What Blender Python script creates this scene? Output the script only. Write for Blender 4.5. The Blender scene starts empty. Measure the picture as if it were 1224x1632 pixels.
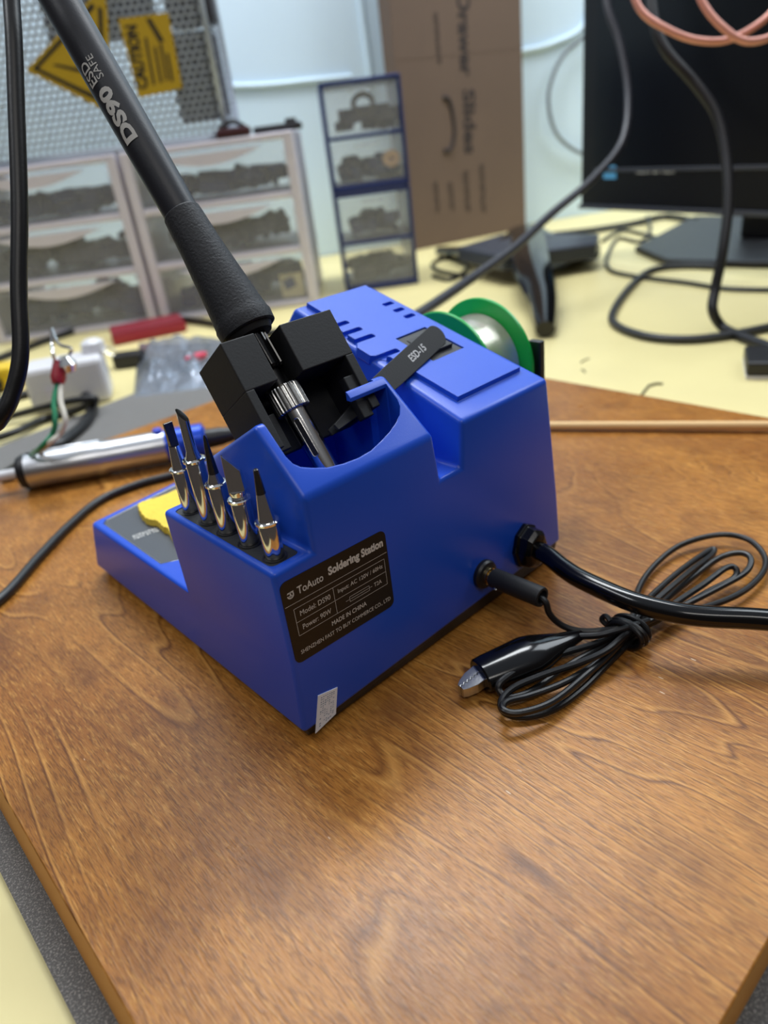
import bpy, bmesh, math, random
from mathutils import Vector, Matrix, noise
random.seed(7)
SC = bpy.context.scene; COL = SC.collection
S = 0.001                                   # everything below is written in millimetres
V = Vector
# ------------------------------------------------------------------ camera
RM = ((0.7252563, -0.6784618, -0.1170163), (0.3996325, 0.2764553, 0.8739945), (0.5606221, 0.6806335, -0.4716364))
CAM = V((-88.8912, -165.2168, 185.9770)); FPX = 1131.0
cam = bpy.data.cameras.new('camera'); co = bpy.data.objects.new('camera', cam); COL.objects.link(co)
co.matrix_world = Matrix(((RM[0][0], RM[1][0], -RM[2][0], CAM.x*S), (RM[0][1], RM[1][1], -RM[2][1], CAM.y*S),
                          (RM[0][2], RM[1][2], -RM[2][2], CAM.z*S), (0, 0, 0, 1)))
cam.sensor_fit = 'VERTICAL'; cam.sensor_height = 36.0; cam.sensor_width = 27.0
cam.lens = FPX/1632*36; cam.clip_start = 0.01; cam.clip_end = 50
cam.dof.use_dof = True; cam.dof.focus_distance = 0.240; cam.dof.aperture_fstop = 8.5
SC.camera = co
# ------------------------------------------------------------------ world, lights, exposure
w = bpy.data.worlds.new('world'); SC.world = w; w.use_nodes = True
nt = w.node_tree; bg = nt.nodes['Background']
tc = nt.nodes.new('ShaderNodeTexCoord'); sx = nt.nodes.new('ShaderNodeSeparateXYZ'); rp = nt.nodes.new('ShaderNodeValToRGB')
nt.links.new(tc.outputs['Generated'], sx.inputs[0]); nt.links.new(sx.outputs['Z'], rp.inputs[0]); nt.links.new(rp.outputs[0], bg.inputs[0])
rp.color_ramp.elements[0].color = (.14, .12, .11, 1); rp.color_ramp.elements[1].color = (.80, .88, 1.0, 1); rp.color_ramp.elements[1].position = .95; rp.color_ramp.elements[0].position = .45
bg.inputs[1].default_value = 0.42
def area(name, loc, target, sx_, sy_, power, color):
    l = bpy.data.lights.new(name, 'AREA'); l.shape = 'RECTANGLE'; l.size = sx_; l.size_y = sy_; l.energy = power; l.color = color
    o = bpy.data.objects.new(name, l); COL.objects.link(o); o.location = loc
    o.rotation_euler = (V(target)-V(loc)).to_track_quat('-Z', 'Y').to_euler()
area('ceiling_light_over_bench', (.62, .66, 1.5), (.45, .45, 0), 1.1, .35, 25, (.93, .97, 1.0))
area('ceiling_light_behind', (-.75, .75, 1.6), (.1, .2, 0), 1.0, .3, 8, (.95, .97, 1.0))
area('ceiling_light_rear', (-.5, -1.1, 1.6), (.5, .5, .1), 1.2, .3, 6.5, (1.0, .96, .9))
area('wall_fill_light', (1.5, -.15, 1.35), (.95, .95, .3), .9, .9, 17, (.86, .94, 1.0))  # added fill lamp that brightens the back wall
SC.view_settings.view_transform = 'Standard'; SC.view_settings.look = 'None'
SC.view_settings.exposure = 0.0; SC.view_settings.gamma = 1.0; SC.view_settings.use_curve_mapping = False

# ------------------------------------------------------------------ helpers
def ray(px, py):
    a, b = (px-612)/FPX, -(py-816)/FPX
    return V((RM[0][i]*a+RM[1][i]*b+RM[2][i] for i in range(3)))
def at(px, py, z=None, x=None, y=None):      # point of the room seen at a pixel, on a plane z / x / y = const
    r = ray(px, py); i, v = (2, z) if z is not None else ((0, x) if x is not None else (1, y))
    return CAM+r*((v-CAM[i])/r[i])
def lin(c): return tuple((v/12.92 if v <= .04045 else ((v+.055)/1.055)**2.4) for v in (x/255 for x in c))
def mat(name, rgb, rough=.5, metal=0, bump=0, bscale=800, var=0, vscale=60, alpha=1, spec=.5, coat=0, bevel=0, trans=0, stretch=None):
    m = bpy.data.materials.new(name); m.use_nodes = True; n = m.node_tree; b = n.nodes['Principled BSDF']
    c = lin(rgb)+(1,)
    b.inputs['Base Color'].default_value = c; b.inputs['Roughness'].default_value = rough; b.inputs['Metallic'].default_value = metal
    b.inputs['Specular IOR Level'].default_value = spec; b.inputs['Alpha'].default_value = alpha
    b.inputs['Coat Weight'].default_value = coat; b.inputs['Coat Roughness'].default_value = .1
    b.inputs['Transmission Weight'].default_value = trans
    t = n.nodes.new('ShaderNodeTexCoord'); src = t.outputs['Object']
    if stretch:
        mp = n.nodes.new('ShaderNodeMapping'); mp.inputs['Scale'].default_value = stretch
        n.links.new(src, mp.inputs[0]); src = mp.outputs[0]
    nz = n.nodes.new('ShaderNodeTexNoise'); nz.inputs['Scale'].default_value = vscale; nz.inputs['Detail'].default_value = 5
    n.links.new(src, nz.inputs['Vector'])
    mx = n.nodes.new('ShaderNodeMix'); mx.data_type = 'RGBA'
    v = max(var, .02)
    mx.inputs[6].default_value = tuple(x*(1-v) for x in c[:3])+(1,); mx.inputs[7].default_value = tuple(min(1, x*(1+v)) for x in c[:3])+(1,)
    n.links.new(nz.outputs['Fac'], mx.inputs[0]); n.links.new(mx.outputs[2], b.inputs['Base Color'])
    last = None
    if bevel:
        bv = n.nodes.new('ShaderNodeBevel'); bv.samples = 4; bv.inputs['Radius'].default_value = bevel*S; last = bv.outputs[0]
    if bump:
        n2 = n.nodes.new('ShaderNodeTexNoise'); n2.inputs['Scale'].default_value = bscale; n2.inputs['Detail'].default_value = 3
        n.links.new(src, n2.inputs['Vector'])
        bp = n.nodes.new('ShaderNodeBump'); bp.inputs['Strength'].default_value = bump; bp.inputs['Distance'].default_value = .0004
        n.links.new(n2.outputs['Fac'], bp.inputs['Height'])
        if last: n.links.new(last, bp.inputs['Normal'])
        last = bp.outputs[0]
    if last: n.links.new(last, b.inputs['Normal'])
    return m
class MB:
    def __init__(s): s.v = []; s.f = []; s.sm = []
    def add(s, vs, fs, smooth=False):
        o = len(s.v); s.v += [V(p) for p in vs]; s.f += [tuple(i+o for i in f) for f in fs]; s.sm += [smooth]*len(fs); return s
    def hexa(s, p):      # 4 bottom (ccw), 4 top
        return s.add(p, [(3, 2, 1, 0), (4, 5, 6, 7), (0, 1, 5, 4), (1, 2, 6, 5), (2, 3, 7, 6), (3, 0, 4, 7)])
    def box(s, a, b, m=None):
        x0, y0, z0 = a; x1, y1, z1 = b
        p = [V(q) for q in ((x0, y0, z0), (x1, y0, z0), (x1, y1, z0), (x0, y1, z0), (x0, y0, z1), (x1, y0, z1), (x1, y1, z1), (x0, y1, z1))]
        return s.hexa([m@q for q in p] if m else p)
    def prism(s, bot, top, smooth=False):
        n = len(bot)
        return s.add(list(bot)+list(top), [tuple(reversed(range(n))), tuple(range(n, 2*n))]+[(i, (i+1) % n, n+(i+1) % n, n+i) for i in range(n)], smooth)
    def lathe(s, o, d, prof, seg=32, smooth=True, up=None, sq=(1, 1), cap=True, bump=None):
        o = V(o); d = V(d).normalized(); u = V(up or (0, 0, 1)); u = (u-d*u.dot(d))
        if u.length < 1e-4: u = V((1, 0, 0))
        u.normalize(); w_ = d.cross(u); vs = []; fs = []
        for t, r in prof:
            for k in range(seg):
                a = 2*math.pi*k/seg; rr = r*(bump(k, t) if bump else 1)
                vs.append(o+d*t+u*(math.cos(a)*rr*sq[0])+w_*(math.sin(a)*rr*sq[1]))
        n = len(prof)
        for j in range(n-1):
            for k in range(seg):
                k2 = (k+1) % seg; fs.append((j*seg+k, j*seg+k2, (j+1)*seg+k2, (j+1)*seg+k))
        s.add(vs, fs, smooth)
        if cap:
            off = len(s.v)-len(vs)
            s.f.append(tuple(off+k for k in reversed(range(seg)))); s.f.append(tuple(off+(n-1)*seg+k for k in range(seg))); s.sm += [False, False]
        return s
    def tube(s, pts, r, seg=12, res=8, spline=True):
        pts = [V(p) for p in pts]
        if spline: pts = catmull(pts, res)
        n = len(pts); vs = []; fs = []; prev = None
        for i, p in enumerate(pts):
            t = (pts[min(i+1, n-1)]-pts[max(i-1, 0)])
            t = t.normalized() if t.length > 1e-9 else V((0, 0, 1))
            if prev is None: u = t.orthogonal().normalized()
            else:
                u = prev-t*prev.dot(t); u = u.normalized() if u.length > 1e-6 else t.orthogonal().normalized()
            prev = u; w_ = t.cross(u)
            rr = r(i/(n-1)) if callable(r) else r
            for k in range(seg):
                a = 2*math.pi*k/seg; vs.append(p+u*math.cos(a)*rr+w_*math.sin(a)*rr)
        for i in range(n-1):
            for k in range(seg):
                k2 = (k+1) % seg; fs.append((i*seg+k, i*seg+k2, (i+1)*seg+k2, (i+1)*seg+k))
        s.add(vs, fs, True); off = len(s.v)-len(vs)
        s.f.append(tuple(off+k for k in reversed(range(seg)))); s.f.append(tuple(off+(n-1)*seg+k for k in range(seg))); s.sm += [False, False]
        return s
    def build(s, name, m, parent=None, local=False, bev=0, seg=2, ang=40, label=None):
        me = bpy.data.meshes.new(name); inv = MW[parent.name].inverted() if (parent and not local) else None
        vs = [(inv@(p*S)) if inv else p*S for p in s.v]
        me.from_pydata(vs, [], s.f); me.polygons.foreach_set('use_smooth', s.sm); me.materials.append(m)
        bm = bmesh.new(); bm.from_mesh(me); bmesh.ops.recalc_face_normals(bm, faces=bm.faces)
        for e in bm.edges:
            if len(e.link_faces) == 2 and e.calc_face_angle(0) > math.radians(32): e.smooth = False
        bm.to_mesh(me); bm.free()
        o = bpy.data.objects.new(name, me); COL.objects.link(o)
        if parent: o.parent = parent
        MW[o.name] = MW[parent.name].copy() if parent else Matrix()
        if bev:
            b = o.modifiers.new('bevel', 'BEVEL'); b.width = bev*S; b.segments = seg; b.limit_method = 'ANGLE'; b.angle_limit = math.radians(ang)
            b.harden_normals = False
        if label: o['label'] = label
        return o
MW = {}
def catmull(p, res):
    out = []; n = len(p)
    for i in range(n-1):
        a, b, c, d = p[max(i-1, 0)], p[i], p[i+1], p[min(i+2, n-1)]
        for k in range(res):
            t = k/res
            out.append(.5*((2*b)+(c-a)*t+(2*a-5*b+4*c-d)*t*t+(3*b-a-3*c+d)*t**3))
    out.append(p[-1]); return out
def tag(o, label, cat, group=None, kind=None):
    o['label'] = label; o['category'] = cat
    if group: o['group'] = group
    if kind: o['kind'] = kind
    return o
def thing(name, label, cat, loc=(0, 0, 0), rz=0, group=None):
    o = bpy.data.objects.new(name, None); COL.objects.link(o); o.empty_display_size = .01
    o.location = V(loc)*S; o.rotation_euler = (0, 0, rz)
    MW[o.name] = Matrix.Translation(V(loc)*S)@Matrix.Rotation(rz, 4, 'Z')
    return tag(o, label, cat, group)
def frame_m(o, x, y, n=None):               # matrix with columns x, y, x×y at o (mm)
    x = V(x).normalized(); y = V(y); y = (y-x*y.dot(x)).normalized(); z = x.cross(y)
    return Matrix(((x.x, y.x, z.x, o[0]), (x.y, y.y, z.y, o[1]), (x.z, y.z, z.z, o[2]), (0, 0, 0, 1)))
def text_mesh(body, wd, ht, bold=0.0):      # flat text verts fitted into wd x ht (mm), centred
    c = bpy.data.curves.new('lettering', 'FONT'); c.body = body; c.size = 1; c.offset = bold; c.resolution_u = 3
    o = bpy.data.objects.new('lettering', c); COL.objects.link(o)
    dg = bpy.context.evaluated_depsgraph_get(); me = bpy.data.meshes.new_from_object(o.evaluated_get(dg))
    bpy.data.objects.remove(o); bpy.data.curves.remove(c)
    xs = [v.co.x for v in me.vertices]; ys = [v.co.y for v in me.vertices]
    x0, x1, y0, y1 = min(xs), max(xs), min(ys), max(ys)
    vs = [V(((v.co.x-(x0+x1)/2)/(x1-x0)*wd, (v.co.y-(y0+y1)/2)/(y1-y0)*ht, 0)) for v in me.vertices]
    fs = [tuple(p.vertices) for p in me.polygons]; bpy.data.meshes.remove(me); return vs, fs
def add_text(mb, body, wd, ht, M, bold=0, warp=None, cuts=0):
    vs, fs = text_mesh(body, wd, ht, bold)
    if cuts:
        me = bpy.data.meshes.new('t'); me.from_pydata(vs, [], fs); bm = bmesh.new(); bm.from_mesh(me)
        for k in range(1, cuts):
            bmesh.ops.bisect_plane(bm, geom=bm.verts[:]+bm.edges[:]+bm.faces[:], plane_co=(0, -ht/2+ht*k/cuts, 0), plane_no=(0, 1, 0))
        bm.verts.index_update(); vs = [v.co.copy() for v in bm.verts]; fs = [tuple(v.index for v in f.verts) for f in bm.faces]; bm.free()
    mb.add([warp(p) if warp else M@p for p in vs], fs)
def add_marks(mb, n, wd, ht, M):             # unreadable small print: a row of n letter-sized strokes
    c = wd/n
    for i in range(n):
        x0 = -wd/2+i*c
        for (a, b, u, v) in ((.1, .3, -.5, .5), (.3, .8, (.1, -.5, .3)[i % 3], (.35, -.25, .5)[i % 3]), (.6, .8, (-.5, -.1)[i % 2], (.5, .2)[(i//2) % 2])):
            mb.add([M@V((x0+a*c, u*ht, 0)), M@V((x0+b*c, u*ht, 0)), M@V((x0+b*c, v*ht, 0)), M@V((x0+a*c, v*ht, 0))], [(0, 1, 2, 3)])
def rrect(x0, y0, x1, y1, r, n=5):
    out = []
    for cx, cy, a0 in ((x1-r, y1-r, 0), (x0+r, y1-r, 90), (x0+r, y0+r, 180), (x1-r, y0+r, 270)):
        for k in range(n+1):
            a = math.radians(a0+90*k/n); out.append((cx+r*math.cos(a), cy+r*math.sin(a)))
    return out
def struct(o): o['kind'] = 'structure'; return o

# ------------------------------------------------------------------ materials
BLUE = mat('blue_abs_plastic', (28, 82, 206), .34, bump=.05, bscale=1500, bevel=.5, spec=.5)
BLK = mat('black_plastic', (22, 22, 25), .42, bump=.1, bscale=1500, var=.1)
BLKM = mat('black_matte_plastic', (24, 25, 28), .6, bump=.12, bscale=1200, var=.15, bevel=.3)
RUB = mat('black_rubber', (11, 11, 14), .4, bump=.1, bscale=900, var=.1)
GRIP = mat('black_textured_rubber', (25, 27, 33), .62, bump=.6, bscale=1100, var=.2)
HND = mat('charcoal_handle_plastic', (31, 33, 41), .42, bump=.1, bscale=1500, var=.08)
GLOS = mat('glossy_black_vinyl', (10, 10, 12), .14, bump=.06, bscale=120)
CHR = mat('polished_chrome', (225, 223, 220), .12, 1)
CHRD = mat('dark_plated_metal', (105, 102, 100), .25, 1, bump=.2, bscale=900, var=.2)
BRASS = mat('pale_brass', (214, 196, 150), .2, 1)
STEEL = mat('brushed_steel', (190, 190, 188), .28, 1, bump=.1, bscale=900)
PRINT = mat('grey_print', (205, 204, 200), .6)
WPRINT = mat('white_print', (205, 205, 205), .6)
LABEL = mat('black_label_film', (14, 13, 14), .45)
INSERT = mat('dark_grey_rubber', (48, 50, 52), .6, bump=.15)
TRAYM = mat('dark_grey_sheet_metal', (84, 87, 92), .45, .3, bump=.05)
GREEN = mat('green_plastic', (22, 172, 74), .3, bump=.05)
ORG = mat('pale_bench_paint', (222, 209, 152), .42, var=.12, vscale=9, bump=.08, bscale=60)
WHITE = mat('white_wall_sheet', (212, 233, 248), .5, var=.04, vscale=5, bump=.15, bscale=12)
FROST = mat('frosted_white_plastic', (214, 210, 222), .4, var=.05)
CLEAR = mat('cloudy_clear_plastic', (205, 208, 214), .18, alpha=.17, spec=.6)
NAVY = mat('navy_plastic', (32, 48, 104), .35)
CARD = mat('brown_cardboard', (104, 86, 74), .8, var=.12, vscale=7, bump=.15, bscale=300)
CARDP = mat('dark_box_print', (50, 42, 42), .8)
GALV = mat('pale_perforated_steel', (168, 177, 186), .4, .35)
YEL = mat('yellow_sticker', (184, 152, 22), .55, var=.05)
BLKP = mat('black_sticker_print', (26, 24, 20), .6)
RED = mat('dark_red_plastic', (150, 28, 44), .4)
COPPER = mat('pink_copper_cable', (216, 150, 134), .28, .25, bump=.4, bscale=400)
SPONGE = mat('yellow_cellulose_sponge', (240, 208, 78), .85, bump=.9, bscale=500, var=.1, vscale=200)
WOODP = mat('pale_dowel_wood', (226, 186, 128), .5, var=.1, vscale=40, stretch=(1, 1, 6))
FLOORM = mat('dark_brown_floor', (62, 50, 46), .7, var=.25, vscale=8, bump=.2, bscale=60)
SCREEN = mat('black_glossy_screen', (7, 9, 15), .3, spec=.25)
MONB = mat('blue_black_casing', (10, 11, 17), .45, spec=.3)
SILV = mat('satin_aluminium', (206, 208, 212), .32, 1, bump=.04)
ESDB = mat('silvery_antistatic_bag', (160, 168, 182), .22, .5, alpha=.7, var=.25, vscale=40, bump=.5, bscale=90)
GLUEW = mat('white_plastic', (214, 214, 218), .35)

def wood():
    m = bpy.data.materials.new('varnished_birch_plywood'); m.use_nodes = True; n = m.node_tree; L = n.links.new; b = n.nodes['Principled BSDF']
    N = n.nodes.new
    t = N('ShaderNodeTexCoord')
    def noise_(sc, scale, detail=4, rough=.5, dist=0, off=(0, 0, 0)):
        mp = N('ShaderNodeMapping'); mp.inputs['Scale'].default_value = sc; mp.inputs['Location'].default_value = off; L(t.outputs['Object'], mp.inputs[0])
        z = N('ShaderNodeTexNoise'); z.inputs['Scale'].default_value = scale; z.inputs['Detail'].default_value = detail
        z.inputs['Roughness'].default_value = rough; z.inputs['Distortion'].default_value = dist; L(mp.outputs[0], z.inputs['Vector']); return z.outputs['Fac']
    def math_(op, a, v=None, b_=None):
        q = N('ShaderNodeMath'); q.operation = op; L(a, q.inputs[0])
        if b_ is not None: L(b_, q.inputs[1])
        elif v is not None: q.inputs[1].default_value = v
        return q.outputs[0]
    def ramp(a, pts):
        r = N('ShaderNodeValToRGB'); L(a, r.inputs[0]); e = r.color_ramp.elements
        e[0].position, e[0].color = pts[0][0], (*([pts[0][1]]*3), 1); e[1].position, e[1].color = pts[-1][0], (*([pts[-1][1]]*3), 1)
        for p, v in pts[1:-1]: q = e.new(p); q.color = (v, v, v, 1)
        return r.outputs[0]
    def mixc(fac, a, c, amt=1):
        x = N('ShaderNodeMix'); x.data_type = 'RGBA'
        f = math_('MULTIPLY', fac, amt); L(f, x.inputs[0])
        if isinstance(a, tuple): x.inputs[6].default_value = a
        else: L(a, x.inputs[6])
        x.inputs[7].default_value = c; return x.outputs[2]
    c = lambda r, g, b2: lin((r, g, b2))+(1,)
    big = noise_((1, .45, 1), 9, 3, .5, .6, (3.1, 1.7, 0))
    base = N('ShaderNodeMix'); base.data_type = 'RGBA'; L(ramp(big, [(.3, 0), (.7, 1)]), base.inputs[0])
    base.inputs[6].default_value = c(138, 84, 34); base.inputs[7].default_value = c(184, 124, 54)
    col = base.outputs[2]
    field = noise_((1, .21, 1), 9, 3, .42, .4, (1.32, .53, 0))        # cathedral grain: contour lines of a stretched field
    rings = math_('FRACT', math_('MULTIPLY', field, 42))
    wob = noise_((1, .5, 1), 22, 3, .5, 0)
    line = ramp(rings, [(.0, 0), (.40, .0), (.50, 1), (.56, .35), (.9, 0)])
    
    line2 = ramp(rings, [(.52, 0), (.6, .8), (.72, 0)])
    col = mixc(math_('MULTIPLY', line2, None, ramp(wob, [(.4, 0), (.65, 1)])), col, c(214, 158, 88), .0)
    st = noise_((1, .09, 1), 2300, 2, .5, .3)
    col = mixc(ramp(st, [(.46, 0), (.64, 1)]), col, c(78, 42, 15), .55)
    st2 = noise_((1, .11, 1), 1500, 3, .6, .3, (5, 2, 0))
    col = mixc(ramp(st2, [(.52, 0), (.7, 1)]), col, c(218, 162, 84), .5)
    bl = noise_((1, .8, 1), 30, 4, .6, 0, (8, 2, 0))
    col = mixc(ramp(bl, [(.5, 0), (.72, 1)]), col, c(92, 50, 22), .6)
    line = ramp(rings, [(.0, 0), (.42, 0), (.50, 1), (.53, .3), (.62, 0)])
    col = mixc(math_('MULTIPLY', line, None, ramp(wob, [(.38, .0), (.6, 1)])), col, c(84, 44, 18), .78)
    line2 = ramp(rings, [(.53, 0), (.60, .9), (.72, 0)])
    col = mixc(math_('MULTIPLY', line2, None, ramp(wob, [(.42, 0), (.62, 1)])), col, c(222, 164, 86), .5)
    vo = N('ShaderNodeTexVoronoi'); mp = N('ShaderNodeMapping'); mp.inputs['Rotation'].default_value = (0, 0, .7); mp.inputs['Scale'].default_value = (1, .22, 1)
    L(t.outputs['Object'], mp.inputs[0]); L(mp.outputs[0], vo.inputs['Vector']); vo.inputs['Scale'].default_value = 190
    scr = math_('LESS_THAN', vo.outputs['Distance'], .045)
    msk = ramp(noise_((1, 1, 1), 14, 2, .5, 0, (1, 6, 0)), [(.52, 0), (.58, 1)])
    col = mixc(math_('MULTIPLY', scr, None, msk), col, c(226, 200, 168), .7)
    L(col, b.inputs['Base Color'])
    b.inputs['Specular IOR Level'].default_value = .3
    L(math_('ADD', math_('MULTIPLY', noise_((1, 1, 1), 25, 3), .16), .22), b.inputs['Roughness'])
    bp = N('ShaderNodeBump'); bp.inputs['Strength'].default_value = .22; bp.inputs['Distance'].default_value = .0003
    L(st, bp.inputs['Height']); bp.inputs['Strength'].default_value = .3; L(bp.outputs[0], b.inputs['Normal'])
    return m
WOOD = wood()
def ply():
    m = mat('plywood_edge_plies', (196, 140, 74), .6, bump=.2, stretch=(1, 1, 12)); n = m.node_tree; b = n.nodes['Principled BSDF']
    t = n.nodes['Texture Coordinate']; s = n.nodes.new('ShaderNodeSeparateXYZ'); n.links.new(t.outputs['Object'], s.inputs[0])
    r = n.nodes.new('ShaderNodeValToRGB'); mr = n.nodes.new('ShaderNodeMapRange'); mr.inputs[1].default_value = -.015; mr.inputs[2].default_value = 0
    n.links.new(s.outputs['Z'], mr.inputs[0]); n.links.new(mr.outputs[0], r.inputs[0]); r.color_ramp.interpolation = 'CONSTANT'
    e = r.color_ramp.elements; e[0].color = lin((132, 100, 74))+(1,); e[1].position = .88; e[1].color = lin((206, 140, 60))+(1,)
    for p, c in ((.2, (150, 120, 84)), (.42, (100, 74, 56)), (.66, (160, 130, 92))): q = e.new(p); q.color = lin(c)+(1,)
    n.links.new(r.outputs[0], b.inputs['Base Color']); return m
PLY = ply()
def speckle(name, a, c):
    m = mat(name, a, .85, bump=.8, bscale=700); n = m.node_tree; b = n.nodes['Principled BSDF']; t = n.nodes['Texture Coordinate']
    z = n.nodes.new('ShaderNodeTexNoise'); z.inputs['Scale'].default_value = 1600; z.inputs['Detail'].default_value = 3; n.links.new(t.outputs['Object'], z.inputs['Vector'])
    r = n.nodes.new('ShaderNodeValToRGB'); n.links.new(z.outputs['Fac'], r.inputs[0]); e = r.color_ramp.elements
    e[0].position = .5; e[0].color = lin(a)+(1,); e[1].position = .68; e[1].color = lin(c)+(1,)
    n.links.new(r.outputs[0], b.inputs['Base Color']); return m
FOAM = speckle('speckled_grey_foam', (76, 74, 72), (140, 136, 130)); FOAM.node_tree.nodes['Principled BSDF'].inputs['Sheen Weight'].default_value = .6
BZ = -18.0                                  # height of the bench surface under the plywood
WD = V((.865, -.5, 0)).normalized(); WN = V((-.5, -.865, 0)).normalized()   # wall direction and its normal into the room
WP = V((1160, 800, 0))

# ------------------------------------------------------------------ setting
struct(MB().box((-1600, -1800, -930), (3000, 2600, -900)).build('floor', FLOORM))
wm = frame_m(WP, WD, (0, 0, 1))             # local: x along wall, y up, z = WD x up = toward... (normal)
sgn = 1 if (wm.to_3x3()@V((0, 0, 1))).dot(WN) > 0 else -1
struct(MB().box((-1900, -900, -40*sgn), (1300, 1300, 0), wm).build('wall_back', WHITE))
def wall_at(px, py, off=0):
    P = WP+WN*off; r = ray(px, py); t = WN.dot(P-CAM)/WN.dot(r); return CAM+r*t
# raised seams where the white wall sheets meet
def seam(i, pts, wd, lab):
    mb = MB(); ps = [wall_at(*p, 3) for p in pts]
    mb.tube(ps, wd, 8, 6); o = mb.build('trim_%d' % i, WHITE); struct(o)
seam(1, [(330, 138), (420, 136), (500, 128), (560, 122)], 4, '')
seam(2, [(566, -60), (578, 30), (592, 135)], 5, '')
seam(3, [(612, -60), (620, 40), (632, 150)], 6, '')
seam(4, [(820, 84), (880, 70), (930, 40), (950, -40)], 5, '')
seam(5, [(820, 388), (900, 366), (1000, 346), (1100, 322), (1300, 270)], 7, '')
bench = thing('workbench', 'long workbench top painted pale yellow under the plywood board', 'workbench', (0, 0, BZ))
bmb = MB(); p4 = [(-135, -152), (1500, -152), (1500, 590), (-135, 1970)]
q4 = []
for x, y in p4[2:]:
    a = WP+WN*1; s_ = (x-a.x)/WD.x; q4.append((x, a.y+WD.y*s_-2))
p4 = p4[:2]+q4
bmb.prism([V((x, y, BZ-32)) for x, y in p4], [V((x, y, BZ)) for x, y in p4])
bmb.build('bench_top', ORG, bench)
for lx, ly in ((-100, -100), (1350, -100), (1350, 540), (-100, 1380)):
    MB().box((lx-30, ly-30, -900), (lx+30, ly+30, BZ-32)).build('leg', FLOORM, bench)
# foam mat and plywood board
mt = MB(); mp_ = [(-97, -146), (250, -146), (250, 532), (-97, 470)]
mt.prism([V((x, y, BZ+.05)) for x, y in mp_], [V((x, y, -15.05)) for x, y in mp_])
tag(mt.build('foam_mat', FOAM), 'speckled grey foam mat sticking out from under the plywood board', 'mat')
bd = thing('plywood_board', 'varnished brown plywood board with scratched cathedral grain under the station', 'board', (0, 0, -15))
X0, X1, Y0, Y1 = -86, 358, -139.6, 373
b1 = MB().prism([V(p) for p in ((X0-2.6, Y0-.4, -15), (X1+2, Y0-.4, -15), (X1+2, Y1+1, -15), (X0-2.6, Y1+1, -15))],
                [V(p) for p in ((X0, Y0, -.4), (X1, Y0, -.4), (X1, Y1, -.4), (X0, Y1, -.4))])
b1.build('plywood_core', PLY, bd)
b2 = MB().prism([V(p) for p in ((X0, Y0, -.4), (X1, Y0, -.4), (X1, Y1, -.4), (X0, Y1, -.4))],
                [V(p) for p in ((X0+.4, Y0+.4, 0), (X1, Y0+.4, 0), (X1, Y1, 0), (X0+.4, Y1, 0))])
b2.build('face_veneer', WOOD, bd)

# ------------------------------------------------------------------ soldering station
st = thing('soldering_station', 'bright blue plastic soldering station with black rating label, holder well and sponge tray', 'soldering station')
def tmp(mb):
    me = bpy.data.meshes.new('tmp'); me.from_pydata([p*S for p in mb.v], [], mb.f)
    bm = bmesh.new(); bm.from_mesh(me); bmesh.ops.recalc_face_normals(bm, faces=bm.faces); bm.to_mesh(me); bm.free()
    o = bpy.data.objects.new('tmp', me); COL.objects.link(o); return o
def evalmesh(o):
    dg = bpy.context.evaluated_depsgraph_get(); return bpy.data.meshes.new_from_object(o.evaluated_get(dg))
def boolean(o, others, op):
    for q in others:
        m = o.modifiers.new('b', 'BOOLEAN'); m.operation = op; m.object = q; m.solver = 'EXACT'
        me = evalmesh(o); o.modifiers.clear(); o.data = me
        bpy.data.objects.remove(q)
    return o
def clean(o, ang=1.0, dist=.02):
    bm = bmesh.new(); bm.from_mesh(o.data); bmesh.ops.remove_doubles(bm, verts=bm.verts, dist=dist*S)
    bmesh.ops.dissolve_limit(bm, angle_limit=math.radians(ang), verts=bm.verts, edges=bm.edges)
    bm.to_mesh(o.data); bm.free()
def yz_prism(prof_l, prof_r):               # profiles: list of (x,y,z)
    return MB().prism(prof_l, prof_r)
ZB = 5
A = MB().prism([V(p) for p in ((-1.5, 0, 5), (150.4, 0, 9), (150.4, 196, 9), (-1.5, 180, 5))],
               [V(p) for p in ((0, 0, 34), (148.32, 0, 34), (148.32, 186, 34), (0, 168, 34))])
B_ = MB().box((0, 0, 34), (16, 72, 71))
prof = [(0, 34), (0, 90), (20, 110), (72, 81.6), (72, 34)]
rx = lambda z: 76-(z-72)*.1
Cc = MB().prism([V((16, y, z)) for y, z in prof], [V((rx(z), y, z)) for y, z in prof])
D = MB().box((72, 0, 34), (100, 72, 72))
pe = [(0, 34), (0, 90), (98, 122), (150, 66), (172, 34)]
xl = lambda z: 87.2+(z-72)*.1
xr = lambda z: 141.6+(90-z)*.12
Eb = MB().prism([V((xl(z), y, z)) for y, z in pe], [V((xr(z), y, z)) for y, z in pe])
hs = tmp(A); boolean(hs, [tmp(q) for q in (B_, Cc, D, Eb)], 'UNION'); clean(hs)
bv = hs.modifiers.new('bv', 'BEVEL'); bv.width = 1.9*S; bv.segments = 4; bv.limit_method = 'ANGLE'; bv.angle_limit = math.radians(20)
hs.data = evalmesh(hs); hs.modifiers.clear()
th = math.atan2(32, 98); TN = V((0, -math.sin(th), math.cos(th)))
def top(x, y, h=0): return V((x, y, 90+y*32/98))+TN*h
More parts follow.
